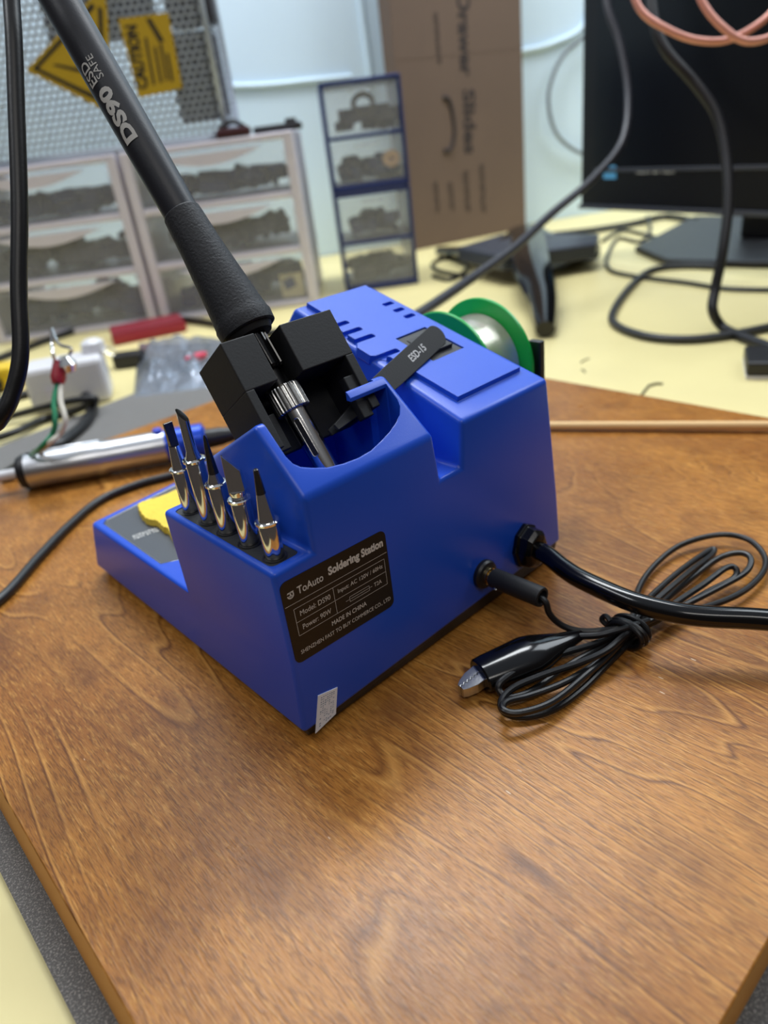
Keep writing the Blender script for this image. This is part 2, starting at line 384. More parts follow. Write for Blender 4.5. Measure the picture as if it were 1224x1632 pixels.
# raised panel on the sloping top
pan = [(97, 9), (136.5, 9.5), (133.4, 96), (97.5, 96), (97.5, 77), (93.5, 75.5), (93.5, 60), (89.8, 56), (89.8, 48.5), (94, 46), (96, 43.5)]
P_ = MB().prism([top(x, y, -1.5) for x, y in pan], [top(x+(0.6 if x < 98 else -.6), y+(.6 if y < 12 else 0), 2.0) for x, y in pan])
boolean(hs, [tmp(P_)], 'UNION')
cuts = []
hole = [(19.6, 10.5), (20.3, 8.3), (22, 6.9), (25, 5.7), (30, 4.2), (36, 3.4), (42, 3.1), (48, 3.4), (54, 4.5), (59, 5.6), (63.5, 7), (67, 8.5), (69.3, 10.4), (70.2, 12.5),
        (70.1, 17.3), (53.5, 17.3), (53.5, 19.6), (66.4, 19.6), (66.4, 48), (20, 48)]
cuts.append(MB().prism([V((x, y, 44)) for x, y in hole], [V((x, y, 130)) for x, y in hole]))
cuts.append(MB().box((50, 15, 44), (69.8, 24, 106)))
r1 = rrect(2.4, 3.6, 13.6, 67.5, 2.2)
cuts.append(MB().prism([V((x, y, 70)) for x, y in r1], [V((x, y, 75)) for x, y in r1]))
tr = [(3.6, 163), (4.2, 164), (40, 170.5), (110, 177), (140, 178), (142, 176), (142, 110), (4.6, 78), (3.6, 80)]
tr = [(3.4, 80), (3.4, 161.5), (5.5, 164), (50, 171.3), (80, 174), (80, 78), (4, 78)]
tr2 = [(3.4, 101), (3.4, 161.5), (5.8, 164.2), (50, 170.6), (84, 174.7), (84, 79), (17, 79), (16.5, 94)]
cuts.append(MB().prism([V((x, y, 32.6)) for x, y in tr2], [V((x, y, 60)) for x, y in tr2]))
sw = [(109, 32.3), (128.3, 32.8), (127.2, 53.6), (109, 53)]
cuts.append(MB().prism([top(x, y, -6) for x, y in sw], [top(x, y, 8) for x, y in sw]))
def slot(x0, x1, y, w_=2.6, d=.2):
    return MB().prism([top(a, b, d) for a, b in rrect(x0, y-w_/2, x1, y+w_/2, .9, 3)], [top(a, b, 6) for a, b in rrect(x0, y-w_/2, x1, y+w_/2, .9, 3)])
for y in (77.2, 70.6, 64.2): cuts.append(slot(125.8, 131.8, y))
for y, x1 in ((74, 102), (67, 103), (60, 103.5), (46, 103.5)): cuts.append(slot(86, x1, y, 2.8))
boolean(hs, [tmp(q) for q in cuts], 'DIFFERENCE')
hm = hs.data; bpy.data.objects.remove(hs)
for p in hm.polygons: p.use_smooth = True
hm.materials.clear(); hm.materials.append(BLUE); hm.name = 'housing'
hb = bmesh.new(); hb.from_mesh(hm)
for e in hb.edges:
    if len(e.link_faces) == 2 and e.calc_face_angle(0) > math.radians(29): e.smooth = False
hb.to_mesh(hm); hb.free()
housing = bpy.data.objects.new('housing', hm); COL.objects.link(housing); housing.parent = st; MW['housing'] = Matrix()
MB().prism([V(p) for p in ((1, 2, 1.2), (148, 2, 1.2), (148, 190, 1.2), (1, 178, 1.2))], [V(p) for p in ((0, .6, 6), (148.4, .6, 10), (148.8, 190, 10), (0, 178.5, 6))]).build('base_plate', BLK, st, bev=.6)
for x, y in ((9, 10), (140, 10), (140, 178), (9, 168)):
    MB().lathe((x, y, 0), (0, 0, 1), [(0, 5), (1.4, 5.4)], 20).build('rubber_foot', RUB, st)
# tip rack insert with bored holes
ins = MB().prism([V((x, y, 69.9)) for x, y in r1], [V((x, y, 70.7)) for x, y in r1]).build('tip_rack_insert', INSERT, st, bev=.2)
TIPS = [(6.8+1.0, 9), (7.8, 23.3), (7.8, 36.8), (7.8, 49.6), (7.8, 63)]
TIPS = [(7.2, 8.6), (7.2, 23.2), (7.2, 36.8), (7.2, 49), (7.2, 62.4)]
for x, y in TIPS:
    MB().lathe((x, y, 70.72), (0, 0, 1), [(0, 4.2), (.12, 4.2), (.12, 3.5), (.0, 3.45)], 28, cap=False).build('hole_rim', BLK, ins)
# sponge tray plate
tp = MB().prism([V((x+(.5 if x < 10 else 0), y-(.6 if y > 120 else -.6), 32.7)) for x, y in tr2], [V((x+(.5 if x < 10 else 0), y-(.6 if y > 120 else -.6), 33.6)) for x, y in tr2]).build('sponge_tray', TRAYM, st)
MB().tube([V((x+.35, y-(.4 if y > 120 else -.4), 33.7)) for x, y in tr2[:5]], .28, 8, spline=False).build('tray_rim', STEEL, tp)
MB().tube([V((4, 101, 33.7)), V((16.2, 94.6, 33.7))], .28, 8, spline=False).build('tray_rim', STEEL, tp)
a_, b_ = at(212, 857, z=33.7), at(252, 843, z=33.7)
mb = MB(); add_marks(mb, 8, (b_-a_).length, 5.0, frame_m((a_+b_)/2+V((0, 0, .05)), b_-a_, V((-.2, 1, 0)))); mb.build('tray_lettering', PRINT, tp)
# rocker switch
mb = MB(); mb.prism([top(x, y, -6) for x, y in sw], [top(x, y, 1.5) for x, y in [(109.3, 32.6), (128, 33.1), (126.9, 53.3), (109.3, 52.7)]])
swo = mb.build('power_switch', INSERT, st, bev=.3)
mb = MB(); rk = [(112, 36), (125, 36.2), (124.5, 50.5), (112, 50)]
mb.prism([top(x, y, 1) for x, y in rk], [top(112, 36, 3.4), top(125, 36.2, 3.4), top(124.5, 50.5, 1.7), top(112, 50, 1.7)]); mb.build('rocker', BLKM, swo, bev=.4)
# rating label
LX0, LX1, LZ0, LZ1 = 1.3, 46.2, 34.6, 66.6
sh = lambda x: -.03*(x-LX0)                 # the label sits a touch askew
pts = rrect(LX0, LZ0, LX1, LZ1, 2.6)
lb = MB().prism([V((x, -.0, z+sh(x))) for x, z in pts], [V((x, -.18, z+sh(x))) for x, z in pts]).build('rating_label', LABEL, st)
LW, LH = LX1-LX0, LZ1-LZ0
def lp(s, t): x = LX0+s*LW; return V((x, -.22, LZ1-t*LH+sh(x)))
def ltext(mb, body, s0, s1, t, h, bold=0):
    M = frame_m((lp(s0, t)+lp(s1, t))/2, lp(s1, t)-lp(s0, t), (0, 0, 1)); add_text(mb, body, (s1-s0)*LW, h, M, bold)
def lline(mb, p, q, w_=.14):
    p, q = lp(*p), lp(*q); d = (q-p).normalized(); n = d.cross(V((0, 1, 0)))*w_/2
    mb.add([p-n, q-n, q+n, p+n], [(0, 1, 2, 3)])
mb = MB()
ltext(mb, 'ToAuto', .135, .37, .165, 2.9, .012); ltext(mb, 'Soldering Station', .42, .965, .155, 4.2, .045)
mb.build('label_title', PRINT, lb)
mb = MB()
cx, cz = lp(.075, .17).x, lp(.075, .17).z
for rr_, a0, a1 in ((1.35, 180, 395), (.75, 190, 350)):
    for k in range(12):
        a, b = math.radians(a0+(a1-a0)*k/12), math.radians(a0+(a1-a0)*(k+1)/12)
        f = lambda r, t: V((cx+r*math.cos(t), -.22, cz-.1+r*math.sin(t)))
        mb.add([f(rr_-.42, a), f(rr_, a), f(rr_, b), f(rr_-.42, b)], [(0, 1, 2, 3)])
mb.add([V((cx-1.3, -.22, cz+.55)), V((cx+1.3, -.22, cz+.65)), V((cx+1.3, -.22, cz+1.1)), V((cx-1.0, -.22, cz+1.05))], [(0, 1, 2, 3)])
mb.add([V((cx-.3, -.22, cz-.9)), V((cx+.2, -.22, cz-.9)), V((cx+.3, -.22, cz+.9)), V((cx-.2, -.22, cz+.9))], [(0, 1, 2, 3)])
mb.build('label_emblem', PRINT, lb)
mb = MB()
for p, q in (((0.01, .285), (.99, .285)), ((.075, .35), (.955, .35)), ((.075, .68), (.955, .68)), ((.075, .515), (.955, .515)),
             ((.075, .35), (.075, .68)), ((.955, .35), (.955, .68)), ((.435, .35), (.435, .68)),
             ((.53, .6), (.58, .6)), ((.76, .6), (.80, .6)), ((.57, .57), (.77, .57)), ((.57, .63), (.77, .63)), ((.57, .6), (.77, .6)), ((.57, .57), (.57, .63)), ((.77, .57), (.77, .63))): lline(mb, p, q)
mb.build('label_ruling', PRINT, lb)
mb = MB()
ltext(mb, 'Model: DS90', .12, .40, .432, 2.0); ltext(mb, 'Power: 90W', .12, .385, .6, 2.0); ltext(mb, 'Input: AC 120V / 60Hz', .475, .93, .432, 2.1)
ltext(mb, 'T2A', .82, .90, .6, 1.6); ltext(mb, 'MADE IN CHINA', .37, .72, .765, 1.8, .008); ltext(mb, 'SHENZHEN FAST TO BUY COMMERCE CO., LTD', .06, .965, .885, 1.8)
mb.build('label_text', PRINT, lb)
# white slanted seal sticker at the bottom corner
SEAL = mat('white_seal_paper', (226, 231, 240), .6); SEALP = mat('faint_blue_seal_print', (140, 158, 180), .6)
sq_ = [V((6.5, -.1, 16.4)), V((14.9, -.1, 13.4)), V((11.6, -.1, 2.6)), V((0.9, -.1, 1.9))]
sq_ = [V((6.8, 0, 17.3)), V((15.2, 0, 15.2)), V((12.4, 0, 4.6)), V((2.6, 0, 2.6))]
so_ = MB().prism(sq_, [p+V((0, -.25, 0)) for p in sq_]).build('seal_sticker', SEAL, st)
mb = MB()
for i in range(13):
    for j in range(7):
        if random.random() < .72:
            u0, v0 = .16+j*.105, .08+i*.066; u1, v1 = u0+.05+random.random()*.03, v0+.02+random.random()*.02
            q = lambda u, v: sq_[0].lerp(sq_[1], u).lerp(sq_[3].lerp(sq_[2], u), v)+V((0, -.28, 0))
            mb.add([q(u0, v0), q(u1, v0), q(u1, v1), q(u0, v1)], [(0, 1, 2, 3)])
mb.build('seal_print', SEALP, so_)
# ground jack and cord gland
jk = MB().lathe((95.5, 0, 20.4), (0, -1, 0), [(-.5, 6.2), (1.6, 6.3), (2.6, 5.7), (3.0, 4.4)], 32).build('ground_jack', BLK, st)
MB().lathe((95.5, -2.6, 20.4), (0, -1, 0), [(0, 3.7), (1.5, 3.7), (1.7, 2.6), (2.1, 2.6), (2.2, 3.2), (2.8, 3.2), (3.0, 2.0)], 28).build('jack_bushing', BRASS, jk)
gl = MB(); gl.lathe((123, 0, 20.5), (0, -1, 0), [(-.5, 10), (1.8, 10.2), (2.4, 9.2), (6.2, 8.8), (8.2, 7.2), (8.6, 3.6)], 8, smooth=False, sq=(1.08, .82))
gl.build('cord_gland', GLOS, st, bev=.8, seg=3)
cp = [V((123, -2, 20.5)), V((122, -12, 20.8)), V((118, -24, 20.3)), at(930, 925, z=20)+V((0, 0, 0)), at(1000, 956, z=20), at(1060, 973, z=19.5), at(1120, 982, z=19), at(1224, 988, z=18), V((152, -122, 15)), V((180, -134, 8)), V((230, -128, 4.2)), V((300, -112, 4.2)), V((352, -90, 4.6)), V((376, -78, -6)), V((410, -60, -13.6)), V((520, 0, -13.6)), V((700, 60, -13.6)), V((900, 120, -13.6))]
MB().tube(cp, 4.0, 20, 10).build('power_cord', GLOS, st)
# spool holder arm
mb = MB(); XA = 184
mb.box((XA, 34.5, 44), (XA+3.5, 41.8, 89.6)); mb.box((147, 34.5, 42), (XA+3.5, 41.8, 47)); sa = mb.build('spool_holder', BLK, st, bev=.6)
MB().lathe((140, 67.5, 77.5), (1, 0, 0), [(0, 4), (42, 4), (42, 6), (44, 6)], 20).build('spool_axle', BLK, st)
mb = MB(); mb.box((XA+.1, 35, 72), (XA+3.4, 74, 82)); mb.build('spool_holder_bracket', BLK, st, bev=.6)
# iron holder collar (axis frame)
AD = V((0, math.cos(math.radians(57)), math.sin(math.radians(57)))); PD = V((0, AD.z, -AD.y))
BO = V((0, 37, 133))
def br(x, p, a): return V((x, 0, 0))+BO+PD*p+AD*a
def bbox(mb, x0, x1, p0, p1, a0, a1): mb.hexa([br(x0, p0, a0), br(x1, p0, a0), br(x1, p1, a0), br(x0, p1, a0), br(x0, p0, a1), br(x1, p0, a1), br(x1, p1, a1), br(x0, p1, a1)])
def yy(a): return a
mb = MB()
slotp = [(20.3, 0), (33.2, 0), (33.2, 11), (34.6, 14.2), (38.3, 15.8), (42, 14.2), (43.4, 11), (43.4, 0), (65.6, 0), (65.6, 23), (20.3, 23)]
mb.prism([br(x, p, -17.3) for x, p in slotp], [br(x, p, 0) for x, p in slotp])
bbox(mb, 20.3, 23.6, 0, 23, -38, -17.2); bbox(mb, 62, 65.6, 0, 23, -38, -17.2); bbox(mb, 23.6, 62, 19.5, 23, -38, -17.2)
bbox(mb, 23.6, 31, 9, 12, -38, -25); bbox(mb, 57.5, 62, 1.0, 5, -40, -24)
mb.build('iron_holder', BLKM, st, bev=.35)

# sponge in the tray
spg = thing('cleaning_sponge', 'yellow cellulose sponge pad lying in the dark tray of the blue station', 'sponge', (45, 130, 33.7))
ol = [(23, 150), (22, 143), (23.5, 138), (22, 132), (18.5, 127), (15, 121), (12.6, 113), (12, 104), (24, 94), (76, 94), (78, 160), (50, 162), (30, 156)]
ol = [(24.5, 152), (20, 147.5), (20.5, 142), (21.5, 137), (19.5, 130), (15.4, 126.5), (12.5, 120), (11.2, 112), (18, 100), (40, 90), (74, 90), (76, 162), (50, 159), (34, 155)]
ol = [tuple(at(px, py, z=37)[:2]) for px, py in ((252, 792), (234, 797), (220, 802), (219, 808), (223, 817), (231, 826), (240, 829), (248, 830), (254, 835), (260, 841), (266, 843))]+[(14, 98), (22, 90), (40, 86), (74, 88), (78, 160), (60, 161), (44, 158)]
op = catmull([V((x, y, 0)) for x, y in ol+[ol[0]]], 4)[:-1]
jit = [(1+.012*math.sin(i*2.3)) for i in range(len(op))]
cen = V((45, 130, 0))
mb = MB(); mb.prism([cen+(p-cen)*j+V((0, 0, 33.7)) for p, j in zip(op, jit)], [cen+(p-cen)*j*.985+V((0, 0, 37.2)) for p, j in zip(op, jit)])
mb.build('sponge_pad', SPONGE, spg, bev=.5)

# ------------------------------------------------------------------ the five soldering tips
def tip(i, name, lab, ztop, zcol):
    x, y = TIPS[i]; t = thing(name, lab, 'soldering tip', (x, y, 70.7), 0, 'soldering tips in the rack')
    MB().lathe((x, y, 70.2), (0, 0, 1), [(0, 3.05), (.3, 3.2), (zcol-70.2-.6, 3.2), (zcol-70.2-.3, 3.1)], 36).build('barrel', CHR, t)
    MB().lathe((x, y, zcol-.8), (0, 0, 1), [(0, 3.2), (.15, 3.85), (.9, 3.95), (1.2, 3.6), (1.25, 3.0)], 36).build('collar', CHR, t)
    return x, y, t
x, y, t = tip(0, 'soldering_tip', 'conical tip with blunt end, nearest the corner of the rack', 102, 84)
MB().lathe((x, y, 84), (0, 0, 1), [(0, 2.75), (.6, 2.7), (9.5, 1.55)], 28).build('cone', CHR, t)
MB().lathe((x, y, 93.5), (0, 0, 1), [(0, 1.55), (7.2, .85), (8, .8), (8.3, .5)], 24).build('working_end', CHRD, t)
x, y, t = tip(1, 'soldering_tip', 'knife tip with slanted flat blade, second nearest in the rack', 102.5, 87.5)
mb = MB(); mb.lathe((x, y, 87.6), (0, 0, 1), [(0, 2.5), (1.2, 2.55), (2.6, 2.9), (3, 2.9)], 28); mb.build('neck', CHR, t)
# half-round blade: flat faces toward the camera side, slanted top
mb = MB(); u_ = V((.75, -.66, 0)).normalized(); n_ = V((-.66, -.75, 0)).normalized()
def kp(a, z, d): return V((x, y, z))+u_*a+n_*d
blade = [(-2.9, 89.6), (2.8, 89.6), (3.0, 91.5), (2.7, 97.2), (-2.7, 103.2)]
mb.prism([kp(a*.9, z, .9 if z > 92 else 1.6) for a, z in blade], [kp(a, z, -.5 if z > 92 else -1.6) for a, z in blade]); mb.build('knife_blade', CHR, t, bev=.2)
x, y, t = tip(2, 'soldering_tip', 'needle-sharp conical tip with grey point, in the middle of the rack', 107, 89.3)
MB().lathe((x, y, 89.3), (0, 0, 1), [(0, 2.9), (1, 2.6), (3, 1.9), (3.6, 1.75)], 28).build('cone', CHR, t)
MB().lathe((x, y, 92.9), (0, 0, 1), [(0, 1.75), (9, .95), (12.5, .55), (13.6, .2)], 24).build('working_end', CHRD, t)
x, y, t = tip(3, 'soldering_tip', 'tall tip with rounded slanted end face, fourth from the near corner of the rack', 112.5, 95)
mb = MB(); mb.lathe((x, y, 95), (0, 0, 1), [(0, 2.9), (1.2, 2.5), (3.2, 1.9), (11.5, 1.75)], 28)
mb.build('neck', CHR, t)
mb = MB(); bot = [V((x+1.75*math.cos(k*math.pi/12), y+1.75*math.sin(k*math.pi/12), 106.4)) for k in range(24)]
mb.prism(bot, [p+V((0, 0, 4.6+(p.y-y)*1.0-(p.x-x)*.8)) for p in bot], True); mb.build('bevel_face', CHR, t)
x, y, t = tip(4, 'soldering_tip', 'broad chisel tip with flat square end, furthest in the rack beside the sponge', 106, 88)
MB().lathe((x, y, 88), (0, 0, 1), [(0, 2.8), (.5, 2.75), (9, 1.9)], 28).build('cone', CHR, t)
mb = MB(); mb.hexa([V((x-1.5, y-1.3, 96.6)), V((x+1.5, y-1.3, 96.6)), V((x+1.5, y+1.3, 96.6)), V((x-1.5, y+1.3, 96.6)),
                    V((x-1.7, y-.45, 105.6)), V((x+1.7, y-.45, 105.6)), V((x+1.7, y+.45, 105.6)), V((x-1.7, y+.45, 105.6))]); mb.build('working_end', CHRD, t, bev=.15)

# ------------------------------------------------------------------ soldering iron
IQ = V((38.3, 37, 133))+V((0, .83, -.56))*10.3; e_ = math.radians(55.5)
ID = V((-.02, math.cos(e_), math.sin(e_))).normalized()
iron = thing('soldering_iron', 'charcoal soldering iron standing tip-down in the black holder of the blue station', 'soldering iron', IQ)
def ia(t): return IQ+ID*t
wv = (CAM-ia(60)); wv = (wv-ID*wv.dot(ID)).normalized(); lf = ID.cross(wv)          # toward the camera, and sideways
if lf.dot(V((RM[0][0], RM[0][1], RM[0][2]))) > 0: lf = -lf                             # picture-left
MB().lathe(ia(0), ID, [(49.5, 6.0), (51, 6.1), (90, 6.35), (146, 6.5), (166, 6.4), (171, 5.2), (172, 3.2)], 48).build('handle', HND, iron)
MB().lathe(ia(0), ID, [(4.2, 9.3), (4.6, 10.0), (8.2, 10.3), (9.4, 9.9), (12, 9.6), (16, 9.2), (26, 8.3), (38, 7.3), (48, 6.75), (50.2, 6.6), (50.7, 6.2)], 56).build('grip', GRIP, iron)
MB().lathe(ia(0), ID, [(2.2, 7.5), (4.4, 8.6)], 40).build('washer', BLKM, iron)
MB().lathe(ia(0), ID, [(-11, 4.5), (-10, 4.9), (3, 4.9), (4.2, 4.9)], 72, bump=lambda k, t: .86 if k % 6 < 2 else 1, smooth=False).build('ribbed_collar', GLOS, iron)
MB().lathe(ia(0), ID, [(-18, 2.4), (-10.6, 2.5)], 24).build('stem', BLK, iron)
MB().lathe(ia(0), ID, [(-18.6, 2.6), (-17.2, 2.8), (-17, 2.0), (-15.6, 2.0)], 24).build('stem_washer', BRASS, iron)
MB().lathe(ia(0), ID, [(-26.8, 5.7), (-26.4, 6.1), (-18.4, 6.1), (-17.9, 5.7), (-17.8, 2.6)], 108, bump=lambda k, t: .95 if k % 4 < 2 else 1.0, smooth=False).build('knurled_nut', STEEL, iron)
MB().lathe(ia(0), ID, [(-62, 3.5), (-56, 3.9), (-26, 4.1)], 40).build('tip_enclosure', CHR, iron)
sd = (wv*.97+lf*.24).normalized(); su = sd.cross(ID)
mb = MB(); so2 = ia(-37)+sd*3.85
for k in range(1):
    pts = rrect(-.75, -7, .75, 7, .7)
    mb.prism([so2+su*a+ID*b for a, b in pts], [so2+su*a+ID*b+sd*.32 for a, b in pts])
vs_ = mb.build('vent_slot', BLK, iron, label='dark vent slot')
rp_ = rrect(-1.0, -7.3, 1.0, 7.3, .95)
MB().tube([so2+su*a+ID*b+sd*.2 for a, b in rp_+rp_[:1]], .22, 6, spline=False).build('slot_rim', STEEL, vs_)
MB().lathe(ia(0), ID, [(-74, .5), (-70, 2.0), (-61, 2.8)], 28).build('heated_tip', CHR, iron)
def hwarp(tc, off, R=6.42):
    def f(p):
        a = (p.y+off)/R
        return ia(tc+p.x)+(wv*math.cos(a)+lf*math.sin(a))*(R+.06)
    return f
mb = MB()
add_text(mb, 'DS90', 20, 5.4, None, .048, hwarp(86.5, 2.4, 6.42), 8)
add_text(mb, 'ESD', 8.2, 3.7, None, .015, hwarp(103, 4.3, 6.46), 6)
add_text(mb, 'SAFE', 8.6, 2.4, None, .0, hwarp(103.5, .9, 6.46), 4)
mb.build('handle_lettering', PRINT, iron)
# its flexible cord: arcs over, hangs down at the left, then runs over the board behind the station
cd = [ia(171), ia(182), ia(196)+V((-6, 0, 8))]
hang = [((2, -260), 205), ((14, -60), 222), ((22, 60), 222), ((26, 170), 222), ((31, 330), 222), ((30, 460), 222), ((33, 560), 222), ((22, 620), 222), ((0, 668), 222), ((-60, 740), 225)]
def dp(px, py, d): return CAM+ray(px, py)*d
cd += [dp(p[0][0], p[0][1], p[1]) for p in hang]
cd += [V((-128, 95, 40)), V((-130, 150, 14)), V((-112, 176, 3)), V((-80, 182, 2.7)), at(0, 955, z=2.6), at(60, 890, z=2.6), at(110, 838, z=2.6), at(160, 797, z=2.6), at(220, 772, z=2.6), at(275, 757, z=2.6),
       V((110, 250, 2.6)), V((150, 240, 2.6)), V((175, 215, 2.6)), V((178, 190, 2.6)), V((160, 186, 10)), V((146, 186, 14))]
MB().tube(cd, 2.55, 16, 8).build('cord', RUB, iron)

# ------------------------------------------------------------------ tweezers
tw0, tw1 = V((81, 28.5, 103.5)), V((124, 40.5, 109.5))
D_ = (tw1-tw0).normalized(); mid = (tw0+tw1)/2; vd = (CAM-mid).normalized(); W_ = D_.cross(vd).normalized(); N_ = W_.cross(D_)
if N_.dot(vd) < 0: N_ = -N_
tz = thing('tweezers', 'flat black tweezers wedged in the notch and lying over the power switch', 'tweezers', tw0)
L_ = (tw1-tw0).length
def arm(off, bend):
    mb = MB(); out = []
    sil = [(-36, 1.2), (-20, 2.6), (-8, 4.2), (4, 4.6), (20, 4.75), (L_-4.6, 4.75)]
    up = [(s, w_) for s, w_ in sil]
    for k in range(1, 12):
        a = math.pi/2*(1-k/6) if False else math.pi/2-math.pi*k/12
        up.append((L_-4.6+4.75*math.cos(a), 4.75*math.sin(a)))
    dn = [(s, -w_) for s, w_ in reversed(sil)]
    pl = up+dn
    f = lambda s, w_, n: tw0+D_*s+W_*w_+N_*(n+bend*max(0, 1-(s+36)/L_))
    mb.prism([f(s, w_, off-.5) for s, w_ in pl], [f(s, w_, off+.5) for s, w_ in pl]); return mb
arm(0, 0).build('tweezer_arm', BLKM, tz, bev=.15); arm(-1.05, -3).build('tweezer_arm', BLKM, tz, bev=.15)
mb = MB(); mid_t = tw0+D_*(L_*.52)-W_*.2+N_*.56
sgnw = 1 if W_.z > 0 else -1
add_text(mb, 'ESD-15', 12, 3.2, frame_m(mid_t, D_, W_*sgnw), .02); mb.build('tweezer_lettering', WPRINT, tz)

# ------------------------------------------------------------------ solder spool
sp = thing('solder_spool', 'green spool of shiny solder wire on the arm beside the blue station', 'solder spool', (151, 67, 46))
SCN = V((0, 67.5, 77.5))
for xa in (152, 180):
    MB().lathe((xa, 67.5, 77.5), (1, 0, 0), [(0, 4.3), (0, 30.6), (.4, 31), (1.6, 31), (2, 30.6), (2, 4.3)], 72, cap=False).build('flange', GREEN, sp)
SOLD = mat('bright_solder_wire', (232, 228, 214), .26, .85, bump=.15, bscale=300)
pf = []
for k in range(27):
    xx = 2+k*.96; pf += [(xx, 23.2), (xx+.3, 23.7), (xx+.62, 23.7), (xx+.93, 23.2)]
MB().lathe((152, 67.5, 77.5), (1, 0, 0), pf, 64).build('wound_solder', SOLD, sp)

# ------------------------------------------------------------------ grounding lead
gd = thing('grounding_lead', 'coiled thin black grounding lead with banana plug and alligator clip on the plywood', 'cable', (100, -35, 0))
MB().lathe((95.5, -5.2, 20.4), (0.01, -1, .02), [(0, 3.6), (.6, 4.15), (23.5, 4.15), (24.2, 3.9), (24.3, 2.9), (22.5, 2.7)], 36).build('banana_plug', BLKM, gd)
MB().lathe((92.6, -9.0, 18.1), (-.55, -.3, -.78), [(-.3, 1.2), (.55, 1.2)], 16).build('set_screw', STEEL, gd)
def zp(a, b, z): return at(700+a/2.336, 800+b/2.336, z=z)
def Z(l): return [zp(*q) for q in l]
lead = [V((95.6, -27, 20.8)), V((95.6, -31, 19.5))]+Z([(410, 415, 15), (450, 455, 10), (510, 478, 7), (590, 480, 6), (690, 455, 8),
  (790, 350, 5), (890, 262, 4), (990, 190, 3), (1022, 176, 3), (1012, 200, 3), (930, 262, 6), (820, 355, 8), (700, 462, 6),
  (600, 520, 5), (470, 560, 6), (330, 605, 8), (235, 665, 8), (222, 700, 6), (262, 728, 4), (350, 700, 3), (480, 610, 2.5), (600, 540, 3), (700, 480, 3),
  (800, 400, 3), (920, 300, 2.6), (1040, 210, 4), (1120, 190, 6), (1160, 212, 6), (1140, 262, 5), (1040, 320, 5), (900, 390, 7), (790, 440, 8), (700, 490, 9),
  (620, 555, 9), (520, 600, 8), (400, 640, 7), (280, 690, 6), (232, 740, 5), (245, 785, 3), (320, 800, 2), (430, 770, 2), (530, 700, 2), (620, 610, 2), (700, 530, 2),
  (760, 470, 3), (860, 390, 5), (980, 310, 7), (1070, 245, 8), (1105, 250, 7), (1095, 285, 5), (1000, 335, 5), (880, 405, 6), (700, 500, 5),
  (600, 590, 4), (470, 670, 4), (340, 720, 4), (250, 745, 7), (240, 775, 8), (300, 785, 7), (420, 745, 6), (540, 650, 5), (640, 560, 6), (710, 470, 5),
  (740, 330, 3), (800, 238, 3), (900, 160, 4), (1040, 122, 5), (1150, 140, 5), (1212, 205, 4), (1200, 270, 4), (1120, 340, 4), (990, 392, 4), (850, 420, 5), (740, 455, 10),
  (660, 480, 10), (590, 497, 8), (520, 500, 7)])
MB().tube(lead, 1.3, 10, 6).build('wire', RUB, gd)
mb = MB(); tc_ = zp(705, 485, 5.5); td = (zp(760, 430, 5.5)-zp(650, 530, 5.5)).normalized(); ts = td.cross(V((0, 0, 1)))
for dx, rr_, tl in ((-3, 7.6, .1), (-.6, 8.2, -.2), (1.9, 7.8, .15)):
    ring = [tc_+td*(dx+math.sin(k*math.pi/8)*1.2*tl*3)+ts*math.cos(k*math.pi/8)*rr_*.95+V((0, 0, .6+math.sin(k*math.pi/8)*rr_*.62)) for k in range(17)]
    mb.tube(ring, 1.1, 10, 4)
mb.tube([tc_+td*-3+ts*-6+V((0, 0, 4)), zp(620, 425, 10), zp(606, 440, 8), zp(640, 470, 6)], 1.1, 10, 6)
mb.build('wire_tie', RUB, gd)
pm, pe_ = zp(150, 648, 6.2), zp(530, 492, 6.5)
bdv = (pe_-pm); bl_ = bdv.length
boot = MB().lathe(pm, bdv, [(0, 5.3), (.6, 5.9), (4, 6.3), (bl_*.36, 6.9), (bl_*.46, 7.2), (bl_*.56, 6.6), (bl_*.8, 3.6), (bl_, 1.8)], 40, up=(0, 0, 1), sq=(.9, 1.3))
bt = boot.build('clip_boot', GLOS, gd)
side = bdv.normalized().cross(V((0, 0, 1)))
tip_ = zp(80, 703, 4.5)
for sg in (1, -1):
    mb = MB(); n = 7
    base_d = (tip_-pm); axd = base_d.normalized(); zz = V((0, 0, 1)); sd_ = axd.cross(zz).normalized()
    outer = [pm+sd_*sg*4.2-axd*2, pm+sd_*sg*3.9+axd*4, tip_+sd_*sg*2.7-axd*1.6, tip_+sd_*sg*1.6]
    inner = []
    for k in range(n*2+1):
        t_ = k/(n*2); inner.append(tip_.lerp(pm-axd*2, t_)+sd_*(sg*.12+(.55 if k % 2 else -.25)))
    pl = outer+inner
    mb.prism([p-zz*2.2 for p in pl], [p+zz*2.2*(.8) for p in pl]); mb.build('clip_jaw', STEEL, gd, bev=.15)

# ------------------------------------------------------------------ things on the board and left of it
dw = thing('wooden_dowel', 'thin pale wooden stick lying across the board edge at the right', 'wooden stick', at(1000, 676, z=3))
a_, b_ = at(700, 679, z=2.6), at(1420, 677.5, z=4.5)
MB().lathe(a_, b_-a_, [(0, 2.2), (.4, 2.7), ((b_-a_).length-.4, 2.7), ((b_-a_).length, 2.2)], 20).build('dowel_rod', WOODP, dw)
pu0, pu1 = at(30, 752, z=13), at(355, 693, z=13)
pd_ = (pu1-pu0).normalized()
pu0.z = pu1.z = 12.2
pp = thing('desoldering_pump', 'silver and blue desoldering pump lying on the board behind the tip rack', 'desoldering pump', pu0)
pd_ = (pu1-pu0).normalized(); PL = (pu1-pu0).length
MB().lathe(pu0, pd_, [(1, 4), (0, 7), (1, 10.4), (4, 11.8), (7, 11.9)], 40).build('end_cap', BLK, pp)
